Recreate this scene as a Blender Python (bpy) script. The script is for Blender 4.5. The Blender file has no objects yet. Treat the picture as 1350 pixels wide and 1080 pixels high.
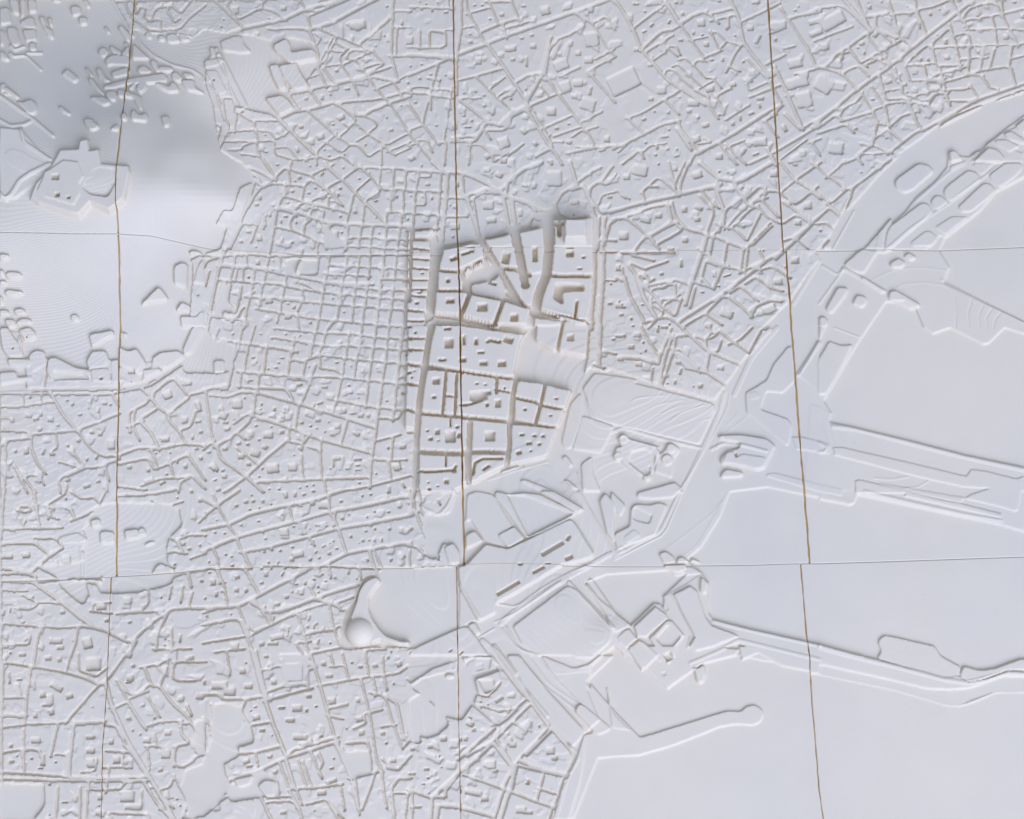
import bpy
FILL = 0.50; KEY = 208.0; RBF_REG = 3.0; SSS = 0.0; SSCALE = 4.0; TRANS = 0.30; TRCOL = (1.0, 0.86, 0.58, 1); WCOL = (0.60, 0.81, 1.32, 1)
SEAS = ['1560,150 1350,234 1312,254 1292,278 1246,314 1238,330 1252,352 1244,372 1300,400 1350,424 1380,440 1350,440 1324,432 1304,452 1296,454 1252,432 1230,440 1218,432 1208,408 1192,398 1168,398 1146,430 1130,454 1086,528 1096,544 1094,556 1208,583 1272,600 1350,616 1560,640 1560,745 1350,701 1320,692 1200,667 1130,652 1124,665 1080,656 1012,642 962,648 950,680 925,720 905,738 926,755 934,770 934,812 930,872 880,908 830,868 810,852 796,862 780,878 774,910 790,950 770,968 770,1000 765,1030 750,1080 735,1400 1600,1400 1600,150', '772,768 800,757 880,752 905,757 876,784 874,802 868,795 862,797 833,826 808,804 790,790']
COL_A = (0.895, 0.79, 0.59, 1); COL_B = (0.91, 0.805, 0.605, 1); LCOL = (0.82, 0.912, 1.345)
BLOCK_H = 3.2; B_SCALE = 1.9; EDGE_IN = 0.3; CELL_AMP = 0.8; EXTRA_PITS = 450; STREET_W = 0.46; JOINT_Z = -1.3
GAPH = 0.5
GAPS_V = [[1.7, 2.0, 2.2], [2.2, 2.2, 2.3], [1.2, 1.2, 1.5]]
DOME = (475.0, 834.0, 19.0)
JY = list(range(-150, 1240, 8))
_r = __import__('random').Random(3)
JIT = [[_r.uniform(-1, 1) for _ in JY] for _ in range(24)]
TERRAIN = """
177 0 10  172 60 24  165 124 54  160 160 77  154 216 93  154 270 86  156 308 72  158 396 46  158 452 37  157 512 30  155 632 22  154 757 6
0 306 84  60 307 80  100 308 78  240 320 41  270 327 22  340 333 7  400 337 5
0 0 40  60 0 28  120 0 16  0 60 60  60 60 44  120 60 32  0 120 80  60 120 66  110 130 62  60 200 92  100 230 96
150 235 94 200 235 87 200 247 86 250 250 68 200 215 80 200 182 68 250 228 62 60 175 84 100 200 90 0 165 89 0 178 92 30 190 93 0 250 90  60 270 88 215 60 22 240 60 18 240 90 26 240 120 34 230 160 50 230 200 70 225 240 78 270 160 30 275 200 46 270 240 54 250 280 52
290 60 20 330 60 17 300 100 22 340 110 14 370 130 9 300 140 18 310 190 15 330 240 14 300 290 18 400 60 10 400 150 7 250 0 10 300 0 9 400 0 8 500 0 7
500 100 6  500 200 5  400 250 6  450 320 5  560 300 4  600 0 6 700 0 5 800 0 5 700 100 5 700 200 4 800 200 4 900 100 4 1000 0 4 1000 100 3.5 1150 50 3
1100 200 2.5 1200 100 2.5 1350 50 2.5 1300 150 2 1200 200 2 900 300 3 1000 300 2.5 1100 320 2 1000 420 2 900 420 2.5 800 420 3 700 400 3.5 620 500 3.5 700 560 3
240 400 30 220 440 26 250 460 16 270 440 12 300 400 8 290 500 7 330 600 5 200 500 20 0 400 55 0 450 45 60 450 44 0 520 36 80 520 34 0 620 28 80 620 26 0 700 22 80 700 19
0 770 10 80 770 9 140 700 15 200 680 13 230 720 8 200 600 13 250 640 8 150 790 6 230 780 6 300 700 5.5 400 600 4.5 400 500 4.5 500 500 4 500 650 3.5 400 700 4 300 780 4.5
0 860 7 80 860 6.5 0 1000 4.5 100 1000 5 200 900 6.5 300 950 9 260 1000 5 300 880 7 340 950 7 200 1050 7 400 850 5 450 950 6 500 1000 8 540 900 5 580 960 4 600 900 3.5 520 950 7 500 1060 6
230 240 76 280 255 50 300 262 38 200 270 80 200 160 60 200 130 46 580 790 6 560 760 6 530 790 3.5 510 820 0.8 530 840 0.5 560 840 2 500 780 2 600 830 5 620 780 3 630 690 4 680 690 4 720 680 6 765 650 9 720 640 7 670 640 4.5 640 640 4 700 720 5 770 700 6 650 1000 2 700 1060 1.5 640 900 2.2 680 820 4 720 790 8 760 800 9.5 800 830 9 700 860 3.2 740 840 6 780 870 7 740 880 4 700 950 3.5 760 960 3 780 900 0 760 1000 0.2
790 520 9 860 515 9.5 930 525 6 800 560 8 860 570 5 920 580 3.2 880 540 6 780 650 3 740 640 4  850 650 1.5 900 700 0.6 950 700 0 1000 650 0 960 560 0.8 1050 500 0.8 1000 500 1 1100 420 0.8 1050 600 0.4 840 740 0.6
1200 400 0 1300 500 0 1200 500 0 1350 300 0 1280 280 0 1150 500 0 1100 700 0 1200 700 0 1350 700 0 900 900 0 1000 900 0 1100 900 0 1200 900 0 1350 900 0 900 1050 0 1000 1050 0 1200 1050 0 820 1050 0 800 800 0 860 780 0 950 800 0 1050 780 0 1490 500 0 1490 800 0 1490 1100 0
-150 0 40 -150 150 70 -150 300 80 -150 450 45 -150 600 28 -150 800 12 -150 1000 6 -150 1200 5 200 -130 8 0 -130 20 600 -130 5 1000 -130 4 1490 -130 3 400 1200 6 700 1200 1 1000 1200 0 1490 1200 0 1490 150 1.5
"""
VSEAMS = [["177,-200 177,0 175,40 172,60 170,90 165,124 160,160 154,216 153,240 154,270 155.6,308 156,340",
 "595,-200 597.6,0 598.6,80 599.6,140 601,216 602.4,296 603.6,328 604,345",
 "1003,-200 1012,0 1015,48 1018,100 1021,150 1024,200 1028.4,266 1031,316 1033,345"],
 ["155,295 157,336 158,396 158.6,432 158,452 157,512 156,572 154.5,632 154,700 153.6,757 153.5,780",
 "603.4,320 604.4,336 606,396 607,432 607.6,492 609,572 610,648 612,744 612.4,780",
 "1034,320 1036,334 1038,366 1041,396 1043,432 1048,492 1052,552 1056,602 1060,648 1064,698 1067,742 1069,780"],
 ["147,740 146.5,762 145,808 144,838 143,864 141,904 139,944 136,984 135,1034 133.5,1080 130,1240",
 "601.4,730 601.6,746 602.4,788 603.6,864 604.6,950 606,1004 607.6,1080 610,1240",
 "1054.5,730 1055,743 1059,788 1063,838 1066.6,864 1070,924 1075,984 1079,1034 1085,1080 1100,1240"]]
HSEAMS = ["-200,303 0,306 60,307 100,308 154,308 200,311 240,320 270,327 290,330 340,333 400,337 500,337 580,337 604,332 700,332 800,333 822,334 890,332 1010,331 1080,331 1176,330 1240,330.4 1350,326 1520,322",
 "-200,772 0,767 46,766 100,763.6 140,761 196,758 236,755 270,751 350,749 398,748 436,747 476,750 540,749.5 600,746 612,745.6 660,744 740,746 810,747 874,747 912,746 990,745 1050,743 1080,743 1180,740 1350,734 1520,728"]
SPECIAL_PTS = {
 'tower|tall square tower with a flat roof': (757, 322),
 'domed_church|round dome joined to a curved colonnade': (475, 834),
 'hill_fortress|angular fortress block on the hilltop': (90, 232),
 'moated_castle|round cornered castle block with a sunken court': (835, 628),
 'long_breakwater|long curved breakwater running out to the right': (1180, 890),
 'hooked_mole|thin mole ending in a round head': (920, 955),
 'cargo_pier|stepped pier running out to the right': (1200, 620),
 'ferry_dock|double hulled shaped dock building': (970, 600),
}
TILE_LABELS = [
 "white relief tile with the dark steep hillside and scattered houses at top left",
 "white relief tile with a terraced wedge park, in the top row",
 "white relief tile with the large sunken rectangular courtyard, in the top row",
 "white relief tile with curved railway ground and rounded oblong sheds, top right corner",
 "white relief tile of smooth hill plateau with contour lines, left edge of the middle row",
 "white relief tile with the dense regular grid of tiny blocks left of the tall district",
 "white relief tile holding the tall square blocks, the deep streets and the square tower",
 "white relief tile with the flat harbour basin and long stepped pier, right of middle row",
 "white relief tile with diagonal street and large plain blocks at bottom left corner",
 "white relief tile with the round dome and curved arcade, bottom row",
 "white relief tile with the hooked thin mole and diamond shaped blocks, bottom row",
 "white relief tile mostly of smooth sea crossed by a wavy breakwater, bottom right",
]
import bpy, math, random
import numpy as np
random.seed(7); RNG = np.random.default_rng(7)
S = 0.00045            # metres per map unit (one unit is about one pixel of the photograph at its centre)
F = 3000.0             # focal length in the same units
TILT = math.radians(18.9)
CT, ST = math.cos(TILT), math.sin(TILT)
sc = bpy.context.scene
# ---------------------------------------------------------------- camera
cam = bpy.data.cameras.new('camera'); camo = bpy.data.objects.new('camera', cam)
sc.collection.objects.link(camo); sc.camera = camo
cam.sensor_width = 36.0; cam.lens = F * 36.0 / 1350.0
cam.clip_start = 0.05; cam.clip_end = 50.0
CAM = np.array([0.0, -F * ST, F * CT])
camo.location = tuple(CAM * S); camo.rotation_euler = (TILT, 0, 0)
# ---------------------------------------------------------------- light
w = bpy.data.worlds.new('World'); sc.world = w; w.use_nodes = True
bg = w.node_tree.nodes['Background']; bg.inputs[0].default_value = WCOL; bg.inputs[1].default_value = FILL
def area_light(name, loc, target, size, size_y, power, col):
    d = bpy.data.lights.new(name, 'AREA'); d.shape = 'RECTANGLE'; d.size = size; d.size_y = size_y
    d.energy = power; d.color = col
    o = bpy.data.objects.new(name, d); sc.collection.objects.link(o)
    from mathutils import Vector
    o.location = loc; o.rotation_euler = (Vector(target) - Vector(loc)).to_track_quat('-Z', 'Y').to_euler()
    return o
area_light('window_light', (1.25, -2.85, 2.4), (-0.05, 0.05, 0), 4.2, 2.4, KEY, LCOL)
sc.view_settings.view_transform = 'Standard'; sc.view_settings.look = 'None'
sc.view_settings.exposure = 0.0; sc.view_settings.gamma = 1.0
sc.cycles.max_bounces = 10; sc.cycles.diffuse_bounces = 8; sc.cycles.glossy_bounces = 2
sc.cycles.use_denoising = True
MAPDATA = """
@0,0
o 0,0 740,0 870,230 900,200 960,230 1060,230 1270,260 1350,200 1480,225 1350,410 1350,560 1400,700 1420,850 1450,1000 1580,1095 0,1095
b 4: 0,60 60,50 80,160 0,165
b 4: 60,0 120,0 130,100 85,90
b 4: 132,0 170,0 165,110 140,125
b 4: 185,0 235,0 245,80 192,88
b 4: 130,150 190,118 225,120 240,190 170,190
b 4: 45,195 70,180 112,190 138,285 120,310 85,300 55,240
b 4: 150,200 238,195 245,270 175,280
b 4: 192,290 232,278 245,335 200,338
b 3: 0,195 30,210 25,300 0,300
r 3 2.5: 70,300 100,330 160,308
r 3 2.5: 70,350 90,372 170,365 270,460
r 3 2.5: 180,350 275,350
b 4: 258,118 290,108 308,150 305,185 345,195 358,260 325,250 290,195
b 4: 315,120 340,118 350,175 330,178
b 4: 0,340 30,345 70,395 45,405 0,385
b 4: 465,48 528,42 538,100 482,112
b 4: 518,118 575,115 578,165 530,168
b 3: 685,178 705,178 728,215 712,225
b 3: 545,0 575,0 598,45 580,58
b 3: 350,0 400,0 400,12 352,12
b 4: 0,565 35,550 40,580 20,620 130,640 130,655 0,600
b 4: 45,572 130,635 118,655 20,600
b 4: 110,665 150,680 205,655 242,685 245,740 215,760 180,745
r 4 2.5: 0,630 200,770 350,895
b 3.5: 405,488 450,455 525,520 495,550
b 3: 385,705 400,698 470,750 455,762 410,740
b 4: 555,785 610,785 620,805 655,825 650,850 600,865 560,825
b 3: 725,855 770,818 785,835 780,865
b 4: 650,335 690,310 722,345 690,385 658,365
b 4: 722,312 740,305 802,345 795,375 740,350
b 4: 800,360 850,300 862,330 860,370 820,375
b 4: 690,400 740,365 850,370 850,440 740,430 710,440
b 3: 815,285 835,278 850,310 838,320
b 4: 780,185 805,168 855,225 852,280 830,265
b 4: 560,450 580,448 615,500 600,510
b 4: 635,455 665,450 690,500 735,540 700,550 650,505
b 4: 580,520 605,515 670,595 690,630 650,610 600,560
b 4: 730,480 840,445 860,470 845,500 750,520
b 4: 685,570 840,525 1080,485 1108,515 1100,545 850,560 740,590 690,590
b 4: 590,640 650,640 700,645 735,680 690,700 650,680
b 4: 700,605 765,600 765,665 735,665 700,640
b 4: 775,590 820,600 900,625 930,640 940,730 920,720 880,650 780,640
b 4: 905,455 950,430 1005,470 985,490 915,485
b 4: 990,400 1030,402 1045,440 1060,480 1030,480 1000,440
b 4: 880,290 925,330 990,390 960,395 870,390 875,330
b 4: 895,590 920,545 968,545 968,585 930,620
b 4: 845,585 890,545 900,560 870,600
b 4: 800,760 820,740 840,765 838,795 805,795
b 4: 862,750 885,722 905,750 940,765 955,738 980,770 968,805 935,800 870,795
b 4: 1062,770 1118,768 1120,832 1085,840
b 3: 955,225 985,205 1000,230 998,260 965,250
b 3: 1042,240 1080,230 1090,270 1050,275
b 3: 1095,232 1160,222 1190,280 1110,285
b 3: 1178,228 1205,218 1258,268 1200,278
b 4: 1020,555 1060,548 1120,575 1130,540 1165,555 1185,605 1120,615 1070,590
b 4: 1130,490 1165,475 1210,520 1180,545 1140,530
b 4: 1195,530 1280,530 1285,575 1350,620 1240,600 1215,570
b 4: 1200,480 1270,490 1280,515 1230,525
b 4: 1045,440 1140,445 1145,475 1060,480
r 3 2: 890,210 930,290 1010,365 1140,430 1270,460 1330,500 1350,540
r 4 2: 740,0 790,90 850,180 875,240
s 3: 745,0 800,110 865,235
s 3: 820,0 840,60 880,130
s 2.5: 880,10 900,100 930,45 960,60 945,110 990,140
s 3: 1010,90 1030,60 1130,35 1190,90 1270,0
s 3: 990,140 1060,130 1060,200 1190,190 1250,120 1350,40
s 3: 1000,130 1015,80 1060,40
s 2.5: 1130,35 1100,70 1150,150 1180,130
s 3: 880,120 980,200 1060,205
o 880,-30 900,-10 900,30 885,20
o 0,780 100,830 200,815 330,1080 0,1080
r 4 2: 0,790 70,830 160,820 200,800
r 4 2.5: 140,850 160,940 330,1050
b 5: 530,940 585,932 595,1000 530,1000
@270,0
o 240,235 300,240 440,280 450,310 560,255 700,290 735,335 750,420 690,500 540,590 560,640 620,720 500,770 430,740 280,700 200,690 120,380 90,300 0,300 0,225 200,225
b 3: 100,275 200,240 245,240 255,290 310,345 250,355 120,335
b 4: 450,310 540,262 565,300 570,355 700,335 735,345 735,400 620,420 560,425 500,375 470,350
b 3.5: 490,440 610,420 625,470 680,560 670,590 590,600 520,520
b 3.5: 425,440 485,430 525,530 540,590 490,600 450,520
b 3.5: 60,320 85,310 110,375 80,385
b 4: 30,320 60,310 70,380 45,385
r 9 3: 100,380 260,700
b 4: 0,400 80,390 130,400 120,430 0,460
b 4: 5,470 80,465 150,610 100,635 70,600
b 3.5: 400,655 510,635 560,670 590,720 500,770 460,730
s 5: -40,260 100,243 240,195 420,155 530,130 665,65 920,0
s 3: 40,-20 240,170
s 2.5: 150,35 220,135 370,55 
s 2.5: 370,55 460,78 530,135
s 2.5: 620,-10 668,72
s 2.5: 370,60 380,25 410,0
s 2.5: 665,70 760,80 850,20
s 3: 680,110 690,165 700,195 430,195 
s 2.5: 690,110 760,80 950,0
s 5: 690,200 830,160 1130,0
s 2.5: 700,195 750,190 860,240 1010,300 1110,340 1160,400 1180,430 1080,480
s 2.5: 950,170 1010,208 1050,178
s 4: 1020,295 1230,120 1245,0
s 3: 1240,70 1240,120 1230,370 1270,520
s 3: 1350,78 1245,80
s 2: 1245,185 1350,185
s 3: 1225,372 1350,375
s 2: 1270,190 1260,350
s 3: 690,200 745,340 755,430
s 2: 730,230 770,250 740,300
s 2: 840,265 765,400
s 2: 820,335 900,345 945,330 860,285
s 2: 870,255 855,290 820,340 800,390 760,430
s 2: 940,335 890,380 900,430 960,510 975,540
s 2: 1050,335 960,340 930,390 990,400 1100,340
s 2: 990,400 1040,450 1060,490
s 2: 915,430 990,395
s 2: 800,440 880,430 
s 3: 790,460 860,550 1070,500 1240,440
s 3: 620,420 690,590 760,690
s 3: 740,440 800,570
s 2: 660,470 730,440
s 2: 680,520 760,490
s 2: 1040,455 1160,420
s 3.5: 590,600 700,590 860,560 1100,510 1270,540
s 3: 580,620 700,600 
s 2.5: 970,520 1010,620
s 2.5: 1090,530 1150,610 1230,700 1350,880
s 2.5: 1255,560 1300,640
s 2.5: 1130,590 1250,545 1350,490
s 3: 750,700 900,680 1150,660 1350,600
s 4: 600,740 760,710 850,680 970,740 1020,770 1200,690 1350,640
s 4: 220,700 340,730 440,750 530,820 620,920 740,1030
s 2.5: 690,740 860,890
s 2.5: 510,780 600,740 620,720
s 2.5: 860,890 740,1000 740,1080
s 2: 880,690 1000,790 950,840 920,820
s 2: 930,870 990,810 1080,890 1010,930
s 2: 1080,890 1200,960 1350,880
s 2: 1075,885 1140,830 1110,790 1030,760
s 2: 860,890 960,960 900,1010 800,940
s 2: 960,960 1010,960 1080,1040 1170,980 
s 2: 880,910 930,870
s 2: 1170,970 1165,1080
s 2: 1180,960 1250,1030 1350,980
s 2: 1210,1000 1290,970 1350,940
s 2: 740,1030 830,1060 900,1030 970,1080
s 2.5: 130,650 200,650 195,740 240,740
s 2.5: 120,660 135,780 165,830 120,940 90,990
s 3: 80,620 130,780
s 2.5: 50,820 110,830 75,960 50,1010
s 3: 80,980 230,1080
s 2: 170,870 330,860 430,870 470,920 560,870 490,800
s 2: 130,935 350,935 460,930 460,1020 600,1060 740,1040
s 2: 165,990 240,990 260,960 340,940 365,1030
s 2: 340,860 350,930
s 2: 250,1020 370,1035 400,1080
s 2: 470,980 550,970 610,1050
s 2: 330,800 480,800
s 2: 210,750 200,870
s 2: 240,760 330,810 330,860
s 2: 730,400 690,450 
c 125,130,8,4,0 425,125,8,5,0.5 520,60,22,16,0 1010,170,70,32,0.1 1200,50,6,5,0 870,470,14,10,0 1130,255,8,8,0 1130,305,6,6,0 1185,240,8,6,0 1350,270,30,30,0 670,655,16,10,0 775,650,10,18,0 830,630,8,8,0 940,590,18,9,0 1045,530,8,8,0 1340,550,10,10,0 635,840,18,12,0 765,905,28,22,0.3 900,780,30,20,0.5 1200,780,8,8,0 1230,860,16,12,0 400,890,6,5,0 405,1005,12,6,0 610,990,12,24,0.3 820,1030,10,8,0 790,990,7,6,0 1020,850,6,5,0 1060,960,8,6,0 200,70,30,28,0 1205,45,7,6,0 1300,155,7,20,0 1295,700,6,5,0
@540,0
s 3.5: 345,-10 340,200 310,380 310,620
s 3: 375,-10 375,60 500,290
s 2.5: 385,95 525,55
s 2.5: 515,-10 580,150
s 2.5: 510,15 660,15
s 2.5: 665,-10 720,130
s 4: 480,210 600,160 700,130
s 2.5: 620,195 810,140
s 2.5: 620,180 640,250
s 5: 340,355 500,295 640,240 900,150 1320,0
s 2.5: 350,190 430,175
s 4.5: 510,290 620,440 750,640
s 3: 340,530 600,460
s 2: 440,510 530,600 670,730
s 2: 530,590 620,520
s 2.5: 600,660 660,630
s 4: 700,545 780,500 880,480
s 4: 930,260 890,400 875,490
s 4: 970,270 920,330 895,480
s 6: 870,500 780,660
s 6: 770,640 770,720
s 3.5: 770,720 930,980
s 2.5: 640,600 580,640 
s 4: 340,670 510,800 460,900 290,910
s 5: 290,935 430,935 500,810 620,830 700,740 770,700
s 2.5: 340,650 460,650
s 6: 680,740 600,820
s 2.5: 400,965 390,1080
s 4: 520,860 620,860 660,810
s 2: 500,870 530,915 
s 2.5: 700,760 740,740 
s 3: 800,700 960,630 1050,600
s 3: 980,620 1150,850
s 2.5: 880,850 1060,770
s 2: 820,740 900,870 940,960
s 2.5: 960,900 1130,840
s 2: 1000,640 1000,640
s 3: 900,500 960,600
s 2: 870,580 920,640
s 3: 1160,860 1230,840
s 2.5: 1080,900 1140,860 1180,880 1220,970 1110,970
s 4: 840,1030 930,980 960,1010 1000,1080
s 3: 1000,940 960,940
s 4: 1050,1010 1200,980 1350,960
s 3: 1150,800 1260,740
s 3: 1190,460 1350,380
s 3: 1180,480 1350,670
s 3: 1230,390 1340,330
s 3: 980,260 1060,230 1160,160 1110,90
s 3: 1210,150 1300,110 1350,190
s 2.5: 1200,150 1260,250 1350,370
s 5: 1100,90 1200,150
s 4: 1000,500 1110,450
s 4: 0,500 170,430 240,400
s 2.5: 185,450 130,640 90,800
s 3: 0,615 140,625 270,650
s 2.5: 0,585 90,575 160,590
s 2.5: 160,590 290,600
s 3: 0,700 80,810 190,950
s 3: 0,860 80,830
s 2: 0,890 140,1060
s 2: 0,960 50,950
s 2: 70,930 120,930 150,1000
s 2: 280,590 260,700 230,920
s 3: 130,520 190,530
s 3: 200,940 240,940 230,1080
s 6: 0,365 230,380 300,390
s 3: 0,315 200,320 240,300 240,220 130,205 130,310
s 4: 65,215 65,310
s 3: 20,55 0,50 280,60
s 2: 190,210 280,200
s 2: 140,640 140,720
s 3: 660,1020 740,960
s 3: 640,1010 560,1070 540,1020 480,960 400,960
s 2: 260,0 260,50
c 430,40,10,8,0 480,38,8,6,0 610,100,16,14,0 530,130,10,8,0 750,45,18,8,0 895,75,35,32,0.2 400,228,8,6,0 400,280,14,12,0 455,405,24,26,0 740,255,14,8,0 805,235,12,9,0 665,325,50,20,0.1 815,310,25,16,0 680,395,18,10,0 770,410,8,50,0 560,560,22,12,0.5 630,600,10,9,0 670,655,10,9,0 360,615,12,8,0 430,605,16,8,-0.6 490,630,14,6,0 490,700,14,12,0 550,740,10,35,-0.2 410,800,9,9,0 385,840,30,7,0 355,765,18,7,0 1195,70,20,18,0 1200,260,55,55,0.2 1060,290,20,18,0 1110,355,22,18,0 990,360,18,16,0 1180,400,35,22,0 1025,570,45,35,0.3 1110,550,40,25,0 1085,635,22,16,0 935,740,35,32,0 1190,600,12,40,-0.2 1175,690,60,45,-0.3 970,850,18,10,0 1050,820,10,6,0 1050,940,22,14,-0.3 920,895,14,12,0 755,865,22,25,0.8 830,950,14,20,0.8 620,945,45,40,0.3 620,1060,28,20,0 520,1030,30,18,0.7 1300,920,22,22,0 1270,990,30,10,0.3 925,1065,20,12,0 110,30,7,6,0 185,20,8,5,0 80,65,10,5,0 150,75,8,10,0 240,85,22,6,0 80,428,8,6,0 5,440,8,8,0 140,493,12,6,0 70,520,10,8,0 238,500,6,6,0 40,680,8,6,0 178,828,10,7,0 200,540,6,5,0 15,1045,25,18,0.5 1000,430,60,40,0.4
@810,0
s 4: -30,-40 60,80 130,210 180,330 350,530 520,640 590,690
s 2.5: 0,20 30,40
s 3: 120,195 320,40 350,20 430,150 500,260 580,370
s 4: 340,20 420,150
s 3: 430,150 570,80 630,100 680,150
s 3: 640,95 780,60
s 2.5: 420,180 520,110 600,80
s 2.5: 640,140 800,100
s 4.5: 760,-10 820,120 850,280 900,350 1020,500
s 3: 850,140 1080,30
s 4: 180,330 310,210 380,200
s 3: 210,345 380,240 
s 2: 250,380 260,400 330,350 350,310 410,310 430,360
s 2: 350,320 410,370 
s 2: 430,400 470,390 520,430 600,520 650,520
s 2: 330,490 350,460 400,470 440,520
s 2: 390,440 420,430 560,560
s 2: 520,430 550,400 600,410 
s 2: 440,520 540,600 660,530 700,580
s 4: 540,600 620,640 620,680
s 3: 850,290 800,350 740,470
s 2: 635,215 690,330 740,280 680,220 635,215
s 2: 750,280 830,300
s 2.5: 700,340 620,370 570,400
s 3: 750,120 755,170
s 2: 500,270 600,250
s 3: 600,670 680,780
s 3: 670,640 720,740
s 3: 670,640 720,610 760,590
s 5: 1060,1080 1010,990
s 5: 560,1010 780,890 1010,740
s 3: 1010,740 1080,700
s 3: 740,790 880,700
s 4: 0,980 150,910 300,830 420,800
s 3: 90,780 200,740 360,640 430,600
s 3: 90,780 190,880
s 2.5: 340,670 420,750
s 2.5: 240,870 300,830
s 5: 420,860 500,980
s 3: 420,800 440,860 540,980
s 3: 500,1080 540,1000 600,980
s 2.5: 560,950 640,940 600,920
s 3: 700,960 800,1080
s 3: 740,960 860,1080
s 2: 730,980 850,930
s 3: 900,1080 1070,1000 1350,830
s 3: 1000,810 1070,900
s 3: 990,800 1060,760
s 2: 30,1000 110,930
s 3: 60,1080 170,990 190,1040
s 2: 180,1010 240,960 330,950
s 3: 880,400 1010,520 1110,700 1040,760
s 2.5: 870,560 890,600 1020,540
s 3: 900,640 1080,570
s 2: 760,440 820,470 
s 4: 1030,220 1110,190
s 4: 1060,450 1130,600 1240,850
s 3: 1110,700 1110,700
s 4: 1130,760 1220,850
s 4: 1010,420 1110,370
s 4: 1150,120 1350,80
s 3: 1100,60 1220,240 1270,310 1330,440
s 3: 1200,490 1320,460
s 3: 1240,850 1350,780
s 2.5: 1150,130 1350,60
s 3: 1300,940 1350,920
s 3: 1310,950 1350,1020
s 2: 1100,1050 1260,930
c 140,30,25,8,0 225,30,14,10,0 405,22,14,8,0 690,12,16,8,0 200,80,8,6,0 245,170,8,18,-0.7 195,212,20,6,0.5 360,150,8,20,-0.5 450,95,12,14,0 570,155,32,28,0.1 520,220,10,14,0 580,235,12,6,0 435,270,20,9,0 605,297,20,18,0 745,180,12,30,-0.5 795,240,12,7,0 895,190,26,20,0 945,260,14,45,-0.5 930,15,35,14,0 850,410,14,8,0.4 905,480,25,22,0 900,530,8,22,0.3 630,590,35,22,0.2 640,400,18,7,0 625,368,10,5,0 715,395,8,20,0 780,560,26,16,0.2 240,655,22,14,0 310,595,35,30,0 235,430,18,14,0 145,330,20,14,0 265,738,8,8,0 355,745,14,10,0.4 195,790,16,10,0.4 360,858,8,6,0 490,735,20,12,0 550,775,14,9,0 600,830,30,15,0.3 520,680,50,25,0 205,942,12,8,0 280,970,9,20,0.3 330,905,35,7,0 350,985,10,10,0 270,1022,12,10,0 410,1030,20,8,0.3 540,920,30,25,0.3 690,1035,28,22,0 690,760,14,10,0 430,645,10,5,0 960,650,30,15,0 955,700,8,22,0.3 900,750,25,10,0.3 830,780,8,25,0 780,820,12,16,0 960,940,60,30,0.1 850,1000,14,30,-0.6 930,1020,30,8,0.3 1120,850,14,35,0.5 1060,265,10,14,0 1080,170,70,32,0.1 1190,420,60,35,0.2 1230,540,60,40,0.2 1165,560,35,40,0.2 1250,660,60,60,0.2 1190,70,8,6,0 1215,45,8,6,0 1150,315,60,8,0.2 1330,140,70,20,0.3 1330,220,60,20,0.4 1240,1010,26,22,0 1160,1070,20,14,0 1250,500,40,20,0.2
c 60,540,130,80,0.45
@1080,0
s 3: -20,60 140,40 200,75 330,210
s 5: 160,0 200,40 340,200
s 3: -20,270 130,210 210,180
s 4: 245,0 330,190
s 4: 330,210 210,300 130,350 40,440 0,450
s 3: 460,20 490,100 520,240 590,300
s 5: 370,120 370,190 500,250
s 5: 340,110 440,90
s 3: 480,100 630,80
s 3: 630,0 640,70 700,210
s 3: 640,70 750,50 870,0
s 2.5: 640,90 660,180
s 4.5: -20,820 250,590 480,430 720,230 1000,20
s 2.5: -20,800 560,370 590,310
s 2.5: 400,350 420,380 460,410 
s 3: 200,330 270,420 350,380 440,420
s 3: 350,370 430,330 540,270
s 2.5: 330,210 320,250 400,340 480,280 390,210
s 2.5: 310,440 300,430 430,380
s 3: 0,440 150,490 250,590
s 2.5: 150,490 200,460 260,440 320,500 
s 2: 140,400 150,360 200,345
s 2.5: 950,110 990,60 1100,20 1170,30 1200,110
s 3: 870,0 940,130 980,190
s 3: 860,170 900,290 920,400 930,460
s 2.5: 1200,0 1210,110 1250,190
s 3: 950,140 1190,100 1350,60
s 2.5: 975,200 1230,190 1350,200
s 2.5: 1140,130 1160,200 1170,300
s 2.5: 890,240 980,220 1000,310
s 2.5: 890,310 1100,300 1300,300 1350,290
s 2.5: 1260,200 1310,300
s 2.5: 740,320 890,310
s 3: 860,190 740,290 770,440 930,430
s 2.5: 740,300 700,310 560,430 700,430 750,420
s 2.5: 690,440 710,520 770,500
s 2.5: 570,450 600,540 820,520
s 2.5: 500,460 530,530 550,620 700,670 770,620
s 3: 470,490 510,540 560,560
s 3: 400,510 440,660 570,650 600,680
s 2.5: 450,600 540,590
s 2.5: 350,580 440,720 460,830
s 2.5: 280,620 350,740 390,820 460,830
s 2.5: 330,740 430,700
s 2.5: 440,690 580,670 630,770
s 2.5: 470,830 540,770 640,740
s 3: 590,690 630,790 680,860
s 2: 610,680 720,690 750,740
s 2: 650,690 660,740
s 2.5: 720,690 760,630 830,610 860,690
s 2.5: 640,630 790,590 860,600 830,640
s 2.5: 800,470 820,540 830,600 980,590 990,560 1040,640
s 2.5: 810,550 990,500 1070,500
s 2.5: 850,670 980,670 1040,650
s 2.5: 780,490 960,450 990,400 980,480
s 2.5: 920,400 990,390 1100,380
s 3: 985,310 990,390
s 4: 1080,330 1060,460
s 4: 1150,340 1120,450
s 3: 1270,310 1250,440
s 3: 980,490 1110,460 1260,440 1290,550
s 3: 1000,500 1070,500 1120,580 1170,590
s 2.5: 1270,390 1350,370
s 3: 830,540 700,540 720,590 800,580 790,540
s 3: 560,560 540,580
s 3: 0,840 110,760 150,790
s 3: 150,800 350,740
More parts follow.
